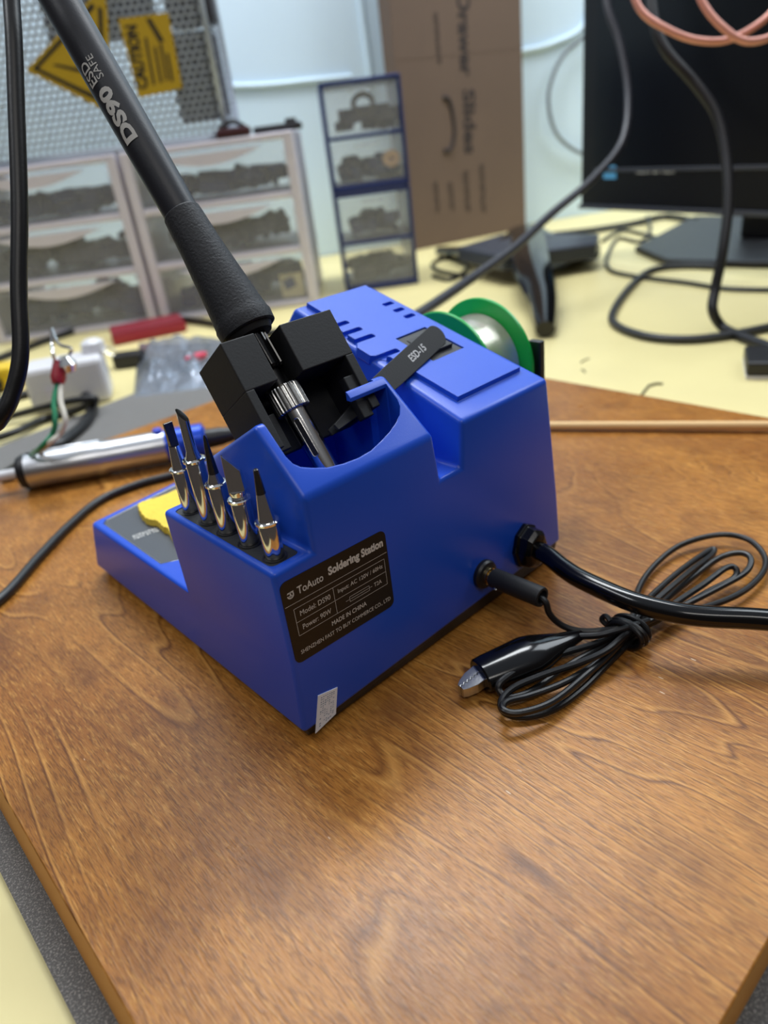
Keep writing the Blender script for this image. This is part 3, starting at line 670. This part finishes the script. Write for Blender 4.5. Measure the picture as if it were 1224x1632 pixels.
MB().lathe(pu0, pd_, [(6, 11), (7, 12.1), (56, 12.1), (58, 11.2), (100, 11.2)], 48).build('tube', SILV, pp)
MB().lathe(pu0, pd_, [(99, 11.4), (124, 11.4), (126, 8)], 40).build('blue_sleeve', mat('blue_anodised', (30, 76, 200), .3, .3), pp)
MB().lathe(pu0, pd_, [(124, 7), (136, 6.4), (150, 4), (156, 2.4)], 32).build('nozzle', BLK, pp)
MB().lathe(pu0, -pd_, [(-3, 3.6), (60, 3.6)], 24).build('plunger_rod', GLUEW, pp)
mb = MB(); bx_ = pu0+pd_*8+V((0, 0, 11.6))
mb.tube([bx_, bx_+pd_*48], 1.7, 10, spline=False); mb.build('clip_strip', SILV, pp)
bb = pu0+pd_*95+V((0, 0, 10.6))
MB().lathe(bb, (0, 0, 1), [(0, 3.2), (2.6, 3), (3, 2)], 20).build('release_button', mat('blue_button', (30, 70, 205), .35), pp)

def blob_box(name, lab, cat, px, py, size, m, rz=0, z=BZ, bev=2, parts=None):
    p = at(px, py, z=z); t = thing(name, lab, cat, p, rz)
    MB().box((-size[0]/2, -size[1]/2, 0), (size[0]/2, size[1]/2, size[2])).build(parts or 'body', m, t, local=True, bev=bev); return t
YAW = math.atan2(-.65, .76)
t = blob_box('power_adapter', 'white plastic block standing on the bench behind the silver pump', 'adapter', 122, 640, (74, 46, 44), GLUEW, YAW+.25, bev=5, parts='casing')
MB().box((-20, -24, 12), (-8, -22.5, 24)).build('socket_face', FROST, t, local=True)
MB().lathe((30, 10, 44), (0, 0, 1), [(0, 12), (9, 11), (12, 6)], 24).build('domed_cap', GLUEW, t, local=True)
t = blob_box('binder_clip', 'small black clip lying on the bench beside the white block', 'clip', 210, 583, (34, 22, 16), BLK, YAW, bev=3, parts='clip_body')
MB().tube([(-14, 0, 12), (-26, 0, 20), (-22, 8, 22), (-12, 6, 12)], 1.2, 8).build('wire_handle', STEEL, t, local=True)
# red alligator clip standing up with green and white wires
rc = thing('test_clip', 'red handled alligator clip with green and white wires, left edge behind the pump', 'clip', at(92, 660, z=BZ))
b0 = dp(92, 612, 455); b1_ = dp(95, 578, 458)
MB().lathe(b0, b1_-b0, [(0, 4), (4, 5.5), ((b1_-b0).length, 4.6)], 20, sq=(1, .8)).build('clip_sleeve', RED, rc)
mb = MB(); j1 = dp(106, 580, 458)
for dx in (-2.5, 2.5): mb.tube([b1_+V((dx, 0, 0)), j1+V((dx*2.4, 0, 8)), dp(88+dx*2, 548, 460), dp(82, 524, 462)], 1.1, 8)
mb.lathe(j1, (0, 0, 1), [(-5, 4.5), (0, 6.5), (5, 3)], 16); mb.build('clip_jaws', CHR, rc)
gw = mat('green_wire', (34, 128, 88), .4); ww = mat('white_wire', (205, 200, 185), .5)
MB().tube([b0, dp(86, 640, 450), dp(88, 668, 446), dp(84, 690, 448), dp(62, 716, 452), at(30, 742, z=2)], 1.7, 8).build('green_lead', gw, rc)
MB().tube([b0+V((2, 0, 0)), dp(97, 640, 450), dp(104, 668, 446), dp(96, 690, 448), dp(72, 712, 452), at(50, 732, z=2)], 1.7, 8).build('white_lead', ww, rc)
def cable(name, lab, pts, r, m=RUB, res=8, group=None):
    return tag(MB().tube(pts, r, 12, res).build(name, m), lab, 'cable', group)
g = lambda px, py, h=4: at(px, py, z=BZ+h)
cable('black_cable', 'thick black cable looping on the bench left of the white block', [g(-60, 655), g(0, 640), g(60, 625), g(110, 622, 10), g(146, 640, 8), g(138, 672, 6), g(100, 705, 6), g(60, 725, 6), g(10, 760, 22)], 5.2)
cable('black_cable', 'black cable crossing under the loop at the left edge', [g(-60, 715), g(20, 690, 6), g(70, 668), g(120, 655, 5), g(152, 636, 18), g(110, 640, 18), g(30, 660, 8), g(-40, 680)], 3.4)
cable('black_cable', 'black cable lying along the foot of the white drawer cabinets', [g(-80, 600, 5), g(0, 570, 5), g(90, 536, 5), g(180, 510, 5), g(250, 505, 5), g(330, 514, 5), g(420, 530, 5), g(500, 520, 5)], 4.2)
t = blob_box('yellow_connector', 'yellow plastic connector at the left edge of the bench', 'connector', 8, 618, (46, 34, 26), mat('yellow_plastic', (226, 190, 40), .45), YAW, bev=4, parts='yellow_shell')
MB().lathe((0, -30, 10), (0, 1, 0), [(0, 8), (14, 9)], 20).build('black_cap', BLK, t, local=True)
t = blob_box('red_card_case', 'flat dark red case on the bench in front of the drawer cabinets', 'case', 238, 533, (95, 60, 14), RED, YAW+.35, bev=3, parts='case_body')
MB().box((-46, -29, 14.1), (46, 29, 15)).build('lid', mat('dull_red', (128, 30, 46), .5), t, local=True)
# crumpled antistatic bag
bag = thing('antistatic_bag', 'crumpled silvery antistatic bag beside the black iron holder', 'bag', at(285, 600, z=BZ))
bc = [g(212, 640, 0), g(340, 618, 0), g(372, 560, 0), g(330, 536, 0), g(232, 548, 0)]
q00, q10, q11, q01 = g(212, 642, 0), g(352, 622, 0), g(362, 543, 0), g(222, 548, 0)
mb = MB(); NN = 26; vs = []
for layer in (1, 0):
    for i in range(NN+1):
        for j in range(NN+1):
            u, v = i/NN, j/NN; p = q00.lerp(q10, u).lerp(q01.lerp(q11, u), v)
            e = min(1, 4.5*min(u, 1-u, v, 1-v))
            h = noise.noise(V((u*5, v*4, 1)))*9+noise.noise(V((u*13, v*11, 3)))*5
            vs.append(p+V((0, 0, (1.0+e*(15+h)) if layer else .5)))
fs = []
for L0 in (0, (NN+1)**2):
    for i in range(NN):
        for j in range(NN):
            a = L0+i*(NN+1)+j; fs.append((a, a+NN+1, a+NN+2, a+1))
mb.add(vs, fs, False); mb.build('bag_film', ESDB, bag)
mb = MB(); c0 = (q00+q10+q11+q01)/4
mb.box((c0.x-30, c0.y-40, BZ+1.2), (c0.x+26, c0.y+30, BZ+7)); mb.build('board_inside', BLK, bag)
rpx = g(312, 566, 19); MB().lathe(rpx, (0, 0, 1), [(-4, 12), (0, 13), (1, 10)], 20, sq=(1, .5)).build('red_seal', mat('pinkish_red_label', (200, 50, 84), .5), bag)

# ------------------------------------------------------------------ white drawer cabinets
CD = V((-.76, .65, 0)).normalized(); CN = V((-CD.y, CD.x, 0))
if CN.dot(CAM-V((524, 661, 0))) > 0: CN = -CN         # CN points away from the camera (cabinet depth)
CYAW = math.atan2(CD.y, CD.x)                           # local x = CD (leftwards), local y = ?
ly = V((-math.sin(CYAW), math.cos(CYAW), 0)); dsg = 1 if ly.dot(CN) > 0 else -1
CP = V((524, 661, BZ))
def cab(s0, w_, lab, side_lab):
    t = thing('drawer_cabinet', lab, 'drawer cabinet', CP+CD*s0, CYAW, 'white drawer cabinets')
    def bx(mb, x0, x1, y0, y1, z0, z1): mb.box((x0, min(y0*dsg, y1*dsg), z0), (x1, max(y0*dsg, y1*dsg), z1)); return mb
    mb = MB(); H = 217
    bx(mb, 0, 13, 0, 190, 0, H); bx(mb, w_-13, w_, 0, 190, 0, H)
    for z0, z1 in ((0, 8), (70, 79), (139, 148), (209, H)): bx(mb, 13, w_-13, 0, 183, z0, z1)
    mb.build('cabinet_frame', FROST, t, local=True, bev=2)
    for k, (z0, z1) in enumerate(((9, 69), (80, 138), (149, 208))):
        mb = MB(); bx(mb, 14.5, w_-14.5, 3, 5, z0, z1); bx(mb, 14.5, w_-14.5, 5, 170, z0, z0+2); bx(mb, 14.5, 16, 5, 170, z0, z1-12); bx(mb, w_-16, w_-14.5, 5, 170, z0, z1-12)
        d = mb.build('drawer', CLEAR, t, local=True)
        mb = MB(); n = 12                    # curved scoop handle lip
        ps = [V((w_/2-.32*w_+.64*w_*k2/n, 1.5*dsg, z1-4-15*math.sin(math.pi*k2/n))) for k2 in range(n+1)]
        mb.prism([p+V((0, 1.4*dsg, 0)) for p in ps], [p-V((0, 4*dsg, 0)) for p in ps]); mb.build('handle', FROST, d, local=True)
    return t
cab(0, 224, 'right-hand frosted white three-drawer cabinet beside the navy drawers', '')
cab(229, 232, 'left-hand frosted white three-drawer cabinet at the left edge', '')
JUNK = mat('mixed_dark_parts', (46, 62, 112), .5, var=.5, vscale=30); JUNK2 = mat('mixed_brownish_parts', (74, 76, 92), .6, var=.5, vscale=25)
def junk(P, xd, yd, x0, x1, y0, y1, z0, h, lab, n=64, m=JUNK, sz=(9, 18)):
    mb = MB()
    for i in range(n):
        x, y = random.uniform(x0, x1), random.uniform(y0, y1); r = random.uniform(*sz)
        c = P+xd*x+yd*y+V((0, 0, z0+r*.55+random.uniform(0, max(.1, h-r*1.5))))
        M = Matrix.Translation(c)@Matrix.Rotation(random.uniform(0, 3), 4, 'Z')@Matrix.Rotation(random.uniform(-.4, .4), 4, 'X')
        if i % 3: mb.box((-r, -r*.6, -r*.5), (r, r*.6, r*.5), M)
        else: mb.lathe(c, (random.uniform(-1, 1), random.uniform(-1, 1), random.uniform(-.4, .4)), [(-r*.8, r*.5), (r*.8, r*.5)], 10)
    return tag(mb.build('stored_parts', m), lab, 'small parts', None, 'stuff')
rows = (('bottom', 11.5), ('middle', 82.5), ('top', 151.5))
for s0, w_, nm in ((0, 224, 'right'), (229, 232, 'left')):
    for k, (rn, z0) in enumerate(rows):
        junk(CP, CD, CN, s0+34, s0+w_-34, 24, 150, z0, (44, 42, 36)[k], 'loose dark parts seen through the %s drawer of the %s white cabinet' % (rn, nm), m=JUNK2 if k == 1 else JUNK)
pk = CP+CD*34+CN*16+V((0, 0, 26)); MM = Matrix.Translation(pk)@Matrix.Rotation(CYAW, 4, 'Z')
tag(MB().box((-16, -1.5, -16), (16, 1.5, 16), MM).build('paper_tag', mat('cream_card', (224, 214, 180), .7)), 'cream card packet showing in the bottom drawer of the right white cabinet', 'packet')
# odds on top of the cabinets
p = CP+CD*22+CN*40+V((0, 0, 217))
t = thing('tape_tool', 'small black tool lying on the right end of the white cabinet top', 'tool', p, CYAW)
MB().box((-34, -10, 0), (30, 10, 9)).build('tool_body', BLK, t, local=True, bev=3); MB().lathe((-20, 0, 9), (0, 0, 1), [(0, 8), (5, 7)], 16).build('knob', BLK, t, local=True)
p = CP+CD*74+CN*8+V((0, 0, 217)); DR = mat('dark_maroon_plastic', (60, 24, 30), .4)
t = thing('maroon_clamp', 'dark maroon clamp lying in front of the perforated box', 'clamp', p, CYAW)
MB().box((-22, -7, 0), (22, 7, 11)).build('clamp_jaw', DR, t, local=True, bev=3); MB().tube([(-16, 0, 10), (0, 0, 18), (18, 0, 10)], 3, 10).build('clamp_screw', BLK, t, local=True)

# ------------------------------------------------------------------ perforated metal box with warning stickers
PB = CP+CD*84+CN*14+V((0, 0, 217.3))
pbx = thing('perforated_box', 'tall perforated white metal box with two yellow warning stickers', 'metal box', PB, CYAW)
def perf(P, xd, up, W, H, pitch, r, name):
    mb = MB(); nx = int(W/pitch); row = pitch*.866; ny = int(H/row); vs = {}; V_ = []; F_ = []
    for j in range(ny):
        for i in range(nx):
            cx = (i+.5+(.5 if j % 2 else 0))*pitch; cy = (j+.5)*row
            o = len(V_)
            R_ = pitch/math.sqrt(3)*1.0
            for k in range(6):
                a = math.radians(30+60*k); V_.append(P+xd*(cx+R_*math.cos(a))+up*(cy+R_*math.sin(a)))
            for k in range(12):
                a = math.radians(30+30*k); V_.append(P+xd*(cx+r*math.cos(a))+up*(cy+r*math.sin(a)))
            for k in range(6):
                a0, a1 = o+k, o+(k+1) % 6; i0, i1, i2 = o+6+2*k, o+6+(2*k+1) % 12, o+6+(2*k+2) % 12
                F_ += [(a0, a1, i1), (a0, i1, i0), (a1, i2, i1)]
    mb.add(V_, F_); ob = mb.build(name, GALV, pbx)
    sm_ = ob.modifiers.new('s', 'SOLIDIFY'); sm_.thickness = .9*S; return ob
up_ = V((0, 0, 1))
perf(PB+CD*4, CD, up_, 372, 300, 8.6, 3.0, 'front_mesh')
perf(PB+CN*4, CN, up_, 110, 300, 8.6, 3.0, 'side_mesh')
mb = MB()
mb.tube([PB+CN*2, PB+up_*304+CN*2], 4, 8, spline=False); mb.tube([PB+CD*380, PB+CD*380+up_*304], 4, 8, spline=False)
mb.tube([PB+up_*3, PB+up_*3+CD*380], 4.5, 8, spline=False); mb.tube([PB+up_*304, PB+up_*304+CD*380], 4, 8, spline=False); mb.tube([PB+CN*118, PB+CN*118+up_*304], 4, 8, spline=False)
mb.build('box_edge', GALV, pbx)
MM = Matrix(((CD.x, CN.x, 0, 0), (CD.y, CN.y, 0, 0), (0, 0, 1, 0), (0, 0, 0, 1)))
# dark blocks seen inside the box
def inside(name, lab, s0, s1, h0, h1, d0, m):
    mb = MB(); o = PB+CN*d0; mb.hexa([o+CD*s0+up_*h0, o+CD*s1+up_*h0, o+CD*s1+CN*40+up_*h0, o+CD*s0+CN*40+up_*h0, o+CD*s0+up_*h1, o+CD*s1+up_*h1, o+CD*s1+CN*40+up_*h1, o+CD*s0+CN*40+up_*h1])
    return mb.build(name, m, pbx, bev=6)
DK = mat('charcoal_component', (34, 32, 38), .6)
def onb(px, py, off=0):                      # point on the front mesh plane
    P = PB-CN*off; r = ray(px, py); t_ = CN.dot(P-CAM)/CN.dot(r); return CAM+r*t_
def sh_of(p): d = p-PB; return d.dot(CD), d.z
s0, h0 = sh_of(onb(282, 196)); s1, h1 = sh_of(onb(330, 40)); inside('inner_component', '', min(s0, s1), max(s0, s1), max(1, min(h0, h1)), max(h0, h1), 26, DK)
s0, h0 = sh_of(onb(262, 40)); s1, h1 = sh_of(onb(320, -60)); inside('inner_component', '', min(s0, s1), max(s0, s1), min(h0, h1), max(h0, h1), 24, DK)
s0, h0 = sh_of(onb(60, 70)); s1, h1 = sh_of(onb(210, -60)); inside('inner_component', '', min(s0, s1), max(s0, s1), min(h0, h1), max(h0, h1), 40, DK)
def sticker(name, pix, m, off, par):
    ps = [onb(*p, off) for p in pix]; return MB().prism(ps, [p-CN*.4 for p in ps]).build(name, m, par)
def slist(c, pts): return pts
o1 = sticker('triangle_warning_sticker', [(42, 112), (150, -8), (168, -4), (172, 30), (176, 172), (160, 172)], YEL, 2, pbx)
for q in ([(52, 110), (147, 4), (151, 12), (60, 110)], [(52, 110), (60, 108), (162, 156), (163, 165)], [(156, 10), (163, 14), (168, 160), (163, 165)], [(83, 104), (90, 102), (140, 112), (138, 118)], [(148, 112), (156, 112), (157, 124), (149, 124)]):
    ps = [onb(*p, 2.6) for p in q]; MB().prism(ps, [p-CN*.3 for p in ps]).build('warning_symbol', BLKP, o1)
o2 = sticker('caution_sticker', [(188, 30), (268, 20), (291, 140), (222, 156)], YEL, 2, pbx)
a_, b_ = onb(228, 142, 2.6), onb(208, 40, 2.6)
mb = MB(); xd = b_-a_; add_text(mb, 'CAUTION', xd.length, 17, frame_m((a_+b_)/2-CN*.0, xd, -(-CD)), .05) if False else add_text(mb, 'CAUTION', xd.length, 15, frame_m((a_+b_)/2, xd, CD), .05)
mb.build('caution_lettering', BLKP, o2)
mb = MB()
for k, (px, l0, l1) in enumerate(((246, 60, 135), (258, 75, 132), (268, 70, 128), (276, 85, 130))):
    p0, p1 = onb(px-14+ (l1-60)*.18, l1, 2.6), onb(px-14+(l0-60)*.18, l0, 2.6)
    n_ = CD*1.6; mb.add([p0-n_, p1-n_, p1+n_, p0+n_], [(0, 1, 2, 3)])
ps = [onb(*p, 2.6) for p in ((232, 30), (240, 29), (262, 66), (254, 68))]; mb.add(ps, [(0, 1, 2, 3)])
mb.build('sticker_small_print', BLKP, o2)

# ------------------------------------------------------------------ navy drawer cabinets
ND = V((.79, -.613, 0)).normalized(); NN_ = V((.613, .79, 0)).normalized(); NP = V((581, 666, BZ)); NY = math.atan2(ND.y, ND.x)
def navy(z0, lab):
    t = thing('drawer_cabinet', lab, 'drawer cabinet', NP+V((0, 0, z0)), NY, 'navy two-drawer units')
    mb = MB(); W, H, D2 = 107, 132.5, 130
    mb.box((0, 0, 0), (5, D2, H)); mb.box((W-5, 0, 0), (W, D2, H))
    for a, b in ((0, 9), (64, 69), (127, H)): mb.box((5, 0, a), (W-5, D2-4, b))
    mb.build('cabinet_frame', NAVY, t, local=True, bev=1.5)
    for a, b in ((10, 63), (70, 126)):
        mb = MB(); mb.box((6, 1.5, a), (W-6, 3, b)); mb.box((6, 3, a), (W-6, 115, a+1.5)); mb.box((6, 3, a), (7.5, 115, b-6)); mb.box((W-7.5, 3, a), (W-6, 115, b-6))
        d = mb.build('drawer', CLEAR, t, local=True)
        MB().box((W/2-16, -3, b-9), (W/2+16, 1.4, b-5)).build('handle', CLEAR, d, local=True)
navy(0, 'lower navy two-drawer unit standing on the bench'); navy(133, 'upper navy two-drawer unit, topmost of its stack')
for z0, lab, m in ((11.7, 'bottom', JUNK2), (71.7, 'second lowest', JUNK), (144.7, 'third', JUNK), (204.7, 'top', JUNK2)):
    junk(NP, ND, NN_, 24, 92, 22, 95, z0, 36, 'small parts and coils seen through the %s navy drawer' % lab, 20, m, (9, 16))
for (x, z, r, c) in ((56, 237, 13, (50, 50, 56)), (86, 168, 8, (214, 176, 140))):
    cc = NP+ND*x+NN_*12+V((0, 0, z)); m = mat('coil_%d' % r, c, .5)
    ring = [cc+ND*math.cos(k*math.pi/8)*r+V((0, 0, math.sin(k*math.pi/8)*r*.8)) for k in range(17)]
    nm = ('dark coil of tape leaning in the top navy drawer', 'tan round roll in the second highest navy drawer')[0 if r == 13 else 1]
    tag(MB().tube(ring, 3.5 if r == 13 else 4.5, 10, 2).build('tape_roll', m), nm, 'roll')

# ------------------------------------------------------------------ cardboard box
BD = V((.956, -.29, 0)).normalized(); BN = V((.29, .956, 0)).normalized(); BP = V((880, 828, BZ)); BY = math.atan2(BD.y, BD.x)
cb = thing('cardboard_box', 'tall brown cardboard box with dark sideways printing, standing against the white wall', 'box', BP, BY)
MB().box((0, 0, 0), (256, 42, 640)).build('carton', CARD, cb, local=True, bev=1.5)
def onbox(px, py):
    P = BP-BN*.5; r = ray(px, py); t_ = BN.dot(P-CAM)/BN.dot(r); return CAM+r*t_
def btext(s, pa, pb, ht, bold=.03):
    mb = MB(); a, b = onbox(*pa), onbox(*pb); add_text(mb, s, (b-a).length, ht, frame_m((a+b)/2, b-a, BD), bold); mb.build('box_lettering', CARDP, cb)
btext('Drawer', (738, -12), (744, 122), 26); btext('Slides', (747, 142), (750, 245), 26)
for n_, pa, pb, ht in ((13, (694, 20), (700, 102), 8), (8, (694, 290), (698, 340), 9), (6, (717, 290), (721, 336), 9), (10, (742, 272), (746, 338), 11), (10, (767, 262), (771, 340), 10)):
    mb = MB(); a, b = onbox(*pa), onbox(*pb); add_marks(mb, n_, (b-a).length, ht, frame_m((a+b)/2, b-a, BD)); mb.build('box_small_print', CARDP, cb)
mb = MB(); mb.tube([onbox(*p) for p in ((706, 155), (716, 160), (722, 185), (724, 215), (718, 238), (707, 240))], 3.5, 6)
mb.build('box_drawing', CARDP, cb)
MB().box((0, -.3, 300), (256, -.1, 302)).build('box_crease', CARD, cb, local=True)

# ------------------------------------------------------------------ monitor
ML, MR = at(925, 332, z=50), at(1300, 349, z=50)
MDv = (MR-ML); MDv.z = 0; MDv.normalize(); MNv = V((MDv.y, -MDv.x, 0))
if MNv.dot(CAM-ML) < 0: MNv = -MNv           # toward the camera
MYAW = math.atan2(MDv.y, MDv.x); my = V((-math.sin(MYAW), math.cos(MYAW), 0)); ms = -1 if my.dot(MNv) > 0 else 1   # local y * ms = away from camera
W = 520
mo = thing('computer_monitor', 'black computer monitor with glossy screen standing at the right rear', 'monitor', V((ML.x, ML.y, BZ))+MDv*W/2-MNv*0, MYAW)
def mbx(mb, x0, x1, y0, y1, z0, z1): mb.box((x0-W/2, min(y0*ms, y1*ms), z0-BZ), (x1-W/2, max(y0*ms, y1*ms), z1-BZ)); return mb
mb = MB(); mbx(mb, 0, W, 0, 26, 50, 400); MBODY = mb.build('monitor_casing', MONB, mo, local=True, bev=3)
mb = MB(); mbx(mb, 28, W-28, -.6, .2, 104, 380); mb.build('screen', SCREEN, mo, local=True)
mb = MB(); mbx(mb, 0, W, -4, 0, 50, 56); mbx(mb, 28, W-28, -1.6, 0, 98, 103); mb.build('bezel_strip', mat('dark_grey_bezel', (58, 60, 70), .4), mo, local=True, bev=1)
def onm(px, py, off=1):
    P = ML+MNv*off; r = ray(px, py); t_ = MNv.dot(P-CAM)/MNv.dot(r); return CAM+r*t_
ps = [onm(*p, .2) for p in ((962, 264), (982, 264), (982, 285), (962, 285))]
MB().prism(ps, [p+MNv*.4 for p in ps]).build('blue_sticker', mat('light_blue_sticker', (90, 170, 220), .5), mo)
mb = MB(); a_, b_ = onm(1014, 271, 1), onm(1076, 273, 1); add_marks(mb, 9, (b_-a_).length, 6.5, frame_m((a_+b_)/2, MDv, (0, 0, 1)))
a_, b_ = onm(985, 270, 1), onm(1006, 271, 1); add_marks(mb, 3, (b_-a_).length, 4, frame_m((a_+b_)/2, MDv, (0, 0, 1))); mb.build('monitor_lettering', PRINT, mo)
sb = MB(); bpz = [g(1012, 402, 0), g(1105, 352, 0), g(1330, 352, 0), g(1330, 430, 0), g(1200, 428, 0), g(1060, 424, 0)]
sb.prism(bpz, [p+V((0, 0, 9)) for p in bpz]); sb.build('stand_foot', BLK, mo, bev=3)
nk = g(1215, 385, 0); MB().box((nk.x-28, nk.y-22, BZ+9), (nk.x+28, nk.y+22, 80)).build('stand_neck', BLK, mo, bev=4)

# ------------------------------------------------------------------ black splayed stand left of the monitor
gs = thing('splayed_stand', 'glossy black splayed-leg stand in front of the cardboard box', 'stand', g(850, 420, 0))
hub = g(838, 372, 34)
def leg(pts, ws, hs):
    mb = MB(); n = len(pts); vs = []; fs = []
    for i, (p, w_, h_) in enumerate(zip(pts, ws, hs)):
        d = (pts[min(i+1, n-1)]-pts[max(i-1, 0)]); d.z = 0; d.normalize(); s_ = V((-d.y, d.x, 0))
        for k in range(12):
            a = 2*math.pi*k/12; vs.append(p+s_*math.cos(a)*w_+V((0, 0, math.sin(a)*h_)))
    for i in range(n-1):
        for k in range(12): fs.append((i*12+k, i*12+(k+1) % 12, (i+1)*12+(k+1) % 12, (i+1)*12+k))
    mb.add(vs, fs, True); mb.f += [tuple(reversed(range(12))), tuple((n-1)*12+k for k in range(12))]; mb.sm += [False, False]; return mb
def rs(pts, k=6): return catmull(pts, k)
def interp(v, n): return [v[min(int(i*(len(v)-1)/(n-1)), len(v)-2)]*(1-((i*(len(v)-1)/(n-1)) % 1 if i < n-1 else 1))+v[min(int(i*(len(v)-1)/(n-1)), len(v)-2)+1]*((i*(len(v)-1)/(n-1)) % 1 if i < n-1 else 1) for i in range(n)]
for pts, ws, hs in (([hub, g(848, 425, 34), g(864, 475, 20), g(869, 525, 9)], (31, 24, 17, 10), (14, 14, 12, 8)),
                    ([hub, g(880, 398, 22), g(920, 398, 16), g(952, 400, 13)], (28, 32, 28, 16), (14, 18, 16, 11)),
                    ([hub, g(790, 398, 30), g(740, 402, 16), g(700, 400, 8)], (26, 24, 16, 8), (12, 12, 10, 7))):
    pp_ = rs(pts); leg(pp_, interp(ws, len(pp_)), interp(hs, len(pp_))).build('leg', GLOS, gs)
mb = MB(); hp = [g(728, 394, 40), g(800, 372, 44), g(955, 372, 40), g(950, 388, 36), g(800, 408, 40)]
mb.prism([p-V((0, 0, 20)) for p in hp], hp); mb.build('top_plate', mat('grey_satin_plate', (56, 61, 72), .4), gs, bev=3)

# ------------------------------------------------------------------ cables over the bench at the right
cable('black_cable', 'dark line running along the foot of the white wall behind the splayed stand', [g(850, 378, 6), g(900, 372, 6), g(950, 366, 6), g(1010, 356, 6), g(1060, 345, 6), g(1110, 352, 6)], 5)  # added tube standing in for a dark line along the wall foot
cable('grey_cable', 'thick grey cable hanging before the monitor and running down behind the station', [dp(962, -60, 820), dp(968, 10, 820), dp(988, 70, 820), dp(1001, 150, 820), dp(992, 225, 810), dp(945, 285, 790), dp(880, 340, 760), dp(820, 395, 700), dp(750, 445, 640), dp(690, 486, 580), dp(640, 520, 540), g(610, 548, 5), g(560, 575, 5), g(480, 590, 5)], 4.4, mat('grey_rubber', (46, 46, 54), .4))
cable('thin_grey_cable', 'thin grey cable bowing over the white wall left of the monitor', [wall_at(935, 55, 12), wall_at(900, 85, 16), wall_at(880, 125, 20), wall_at(874, 165, 22), wall_at(885, 210, 22), wall_at(910, 236, 16), wall_at(940, 250, 10)], 3.4, mat('grey_vinyl', (110, 118, 126), .5))
cable('black_cable', 'long black cable hanging in front of the monitor screen down to the bench', [dp(1036, -60, 640), dp(1040, 20, 640), dp(1058, 75, 640), dp(1105, 130, 640), dp(1140, 180, 640), dp(1156, 240, 640), dp(1161, 320, 640), dp(1152, 400, 645), dp(1140, 460, 655), dp(1136, 495, 655), g(1152, 522, 6), g(1185, 538, 4), g(1240, 560, 4), g(1300, 600, 4)], 4.6, mat('dark_rubber', (20, 20, 26), .45))
cable('black_cable', 'black cable forming a wide loop flat on the yellow bench', [g(1150, 425), g(1085, 424), g(1035, 432), g(1000, 462), g(976, 500), g(985, 520), g(1030, 536), g(1090, 541), g(1150, 536), g(1224, 522), g(1290, 508)], 3.9, mat('loop_rubber', (40, 42, 46), .42))
cable('thin_cable', 'thin dark cable trailing under the monitor corner', [g(1032, 345, 12), g(1036, 368, 4), g(1020, 385, 3), g(985, 380, 3), g(968, 410, 3), g(972, 430, 3), g(1010, 440, 3), g(1090, 450, 3), g(1160, 460, 3), g(1260, 462, 3)], 2.6)
cable('thin_cable', 'thin dark cable tangled on the bench left of the splayed stand', [g(740, 440, 3), g(700, 432, 3), g(690, 420, 3), g(720, 410, 3), g(745, 425, 3), g(720, 445, 3), g(690, 440, 3)], 3)
cable('thin_cable', 'thin dark cable running from the splayed stand to the monitor foot', [g(960, 384, 3), g(990, 368, 3), g(1020, 372, 3), g(1050, 380, 3)], 3)
tag(MB().tube([dp(1000, -40, 600), dp(1020, 15, 600), dp(1060, 45, 600), dp(1110, 64, 600), dp(1165, 62, 600), dp(1225, 25, 600), dp(1260, -30, 600)], 3.0, 12, 8).build('speaker_cable', COPPER), 'pink copper cable hanging in a loop at the top, the left one', 'cable', None)
tag(MB().tube([dp(1105, -40, 585), dp(1120, 5, 585), dp(1150, 42, 585), dp(1190, 66, 585), dp(1240, 52, 585), dp(1290, 0, 585)], 3.0, 12, 8).build('speaker_cable', COPPER), 'pink copper cable hanging lower at the top right corner', 'cable', None)
t = blob_box('black_adapter', 'small black block with white base at the right edge of the bench', 'adapter', 1215, 585, (46, 26, 11), BLK, .45, bev=2, z=BZ+2.5, parts='casing')
MB().box((-23, -13, -2.5), (23, 13, 0)).build('white_base', GLUEW, t, local=True)
# pencil marks and a nick on the painted bench
MK = mat('dark_chip_mark', (96, 90, 60), .8)
for a, b, wd in (((1022, 631), (1034, 616), 1.2), ((1034, 616), (1056, 613), 1.6), ((926, 578), (940, 572), .8), ((926, 590), (932, 594), .8)):
    mk = MB(); mk.tube([g(*a, .1), g((a[0]+b[0])/2+1, (a[1]+b[1])/2-2, .2), g(*b, .1)], wd, 6, 4); mk.build('paint_chip', MK, bench)
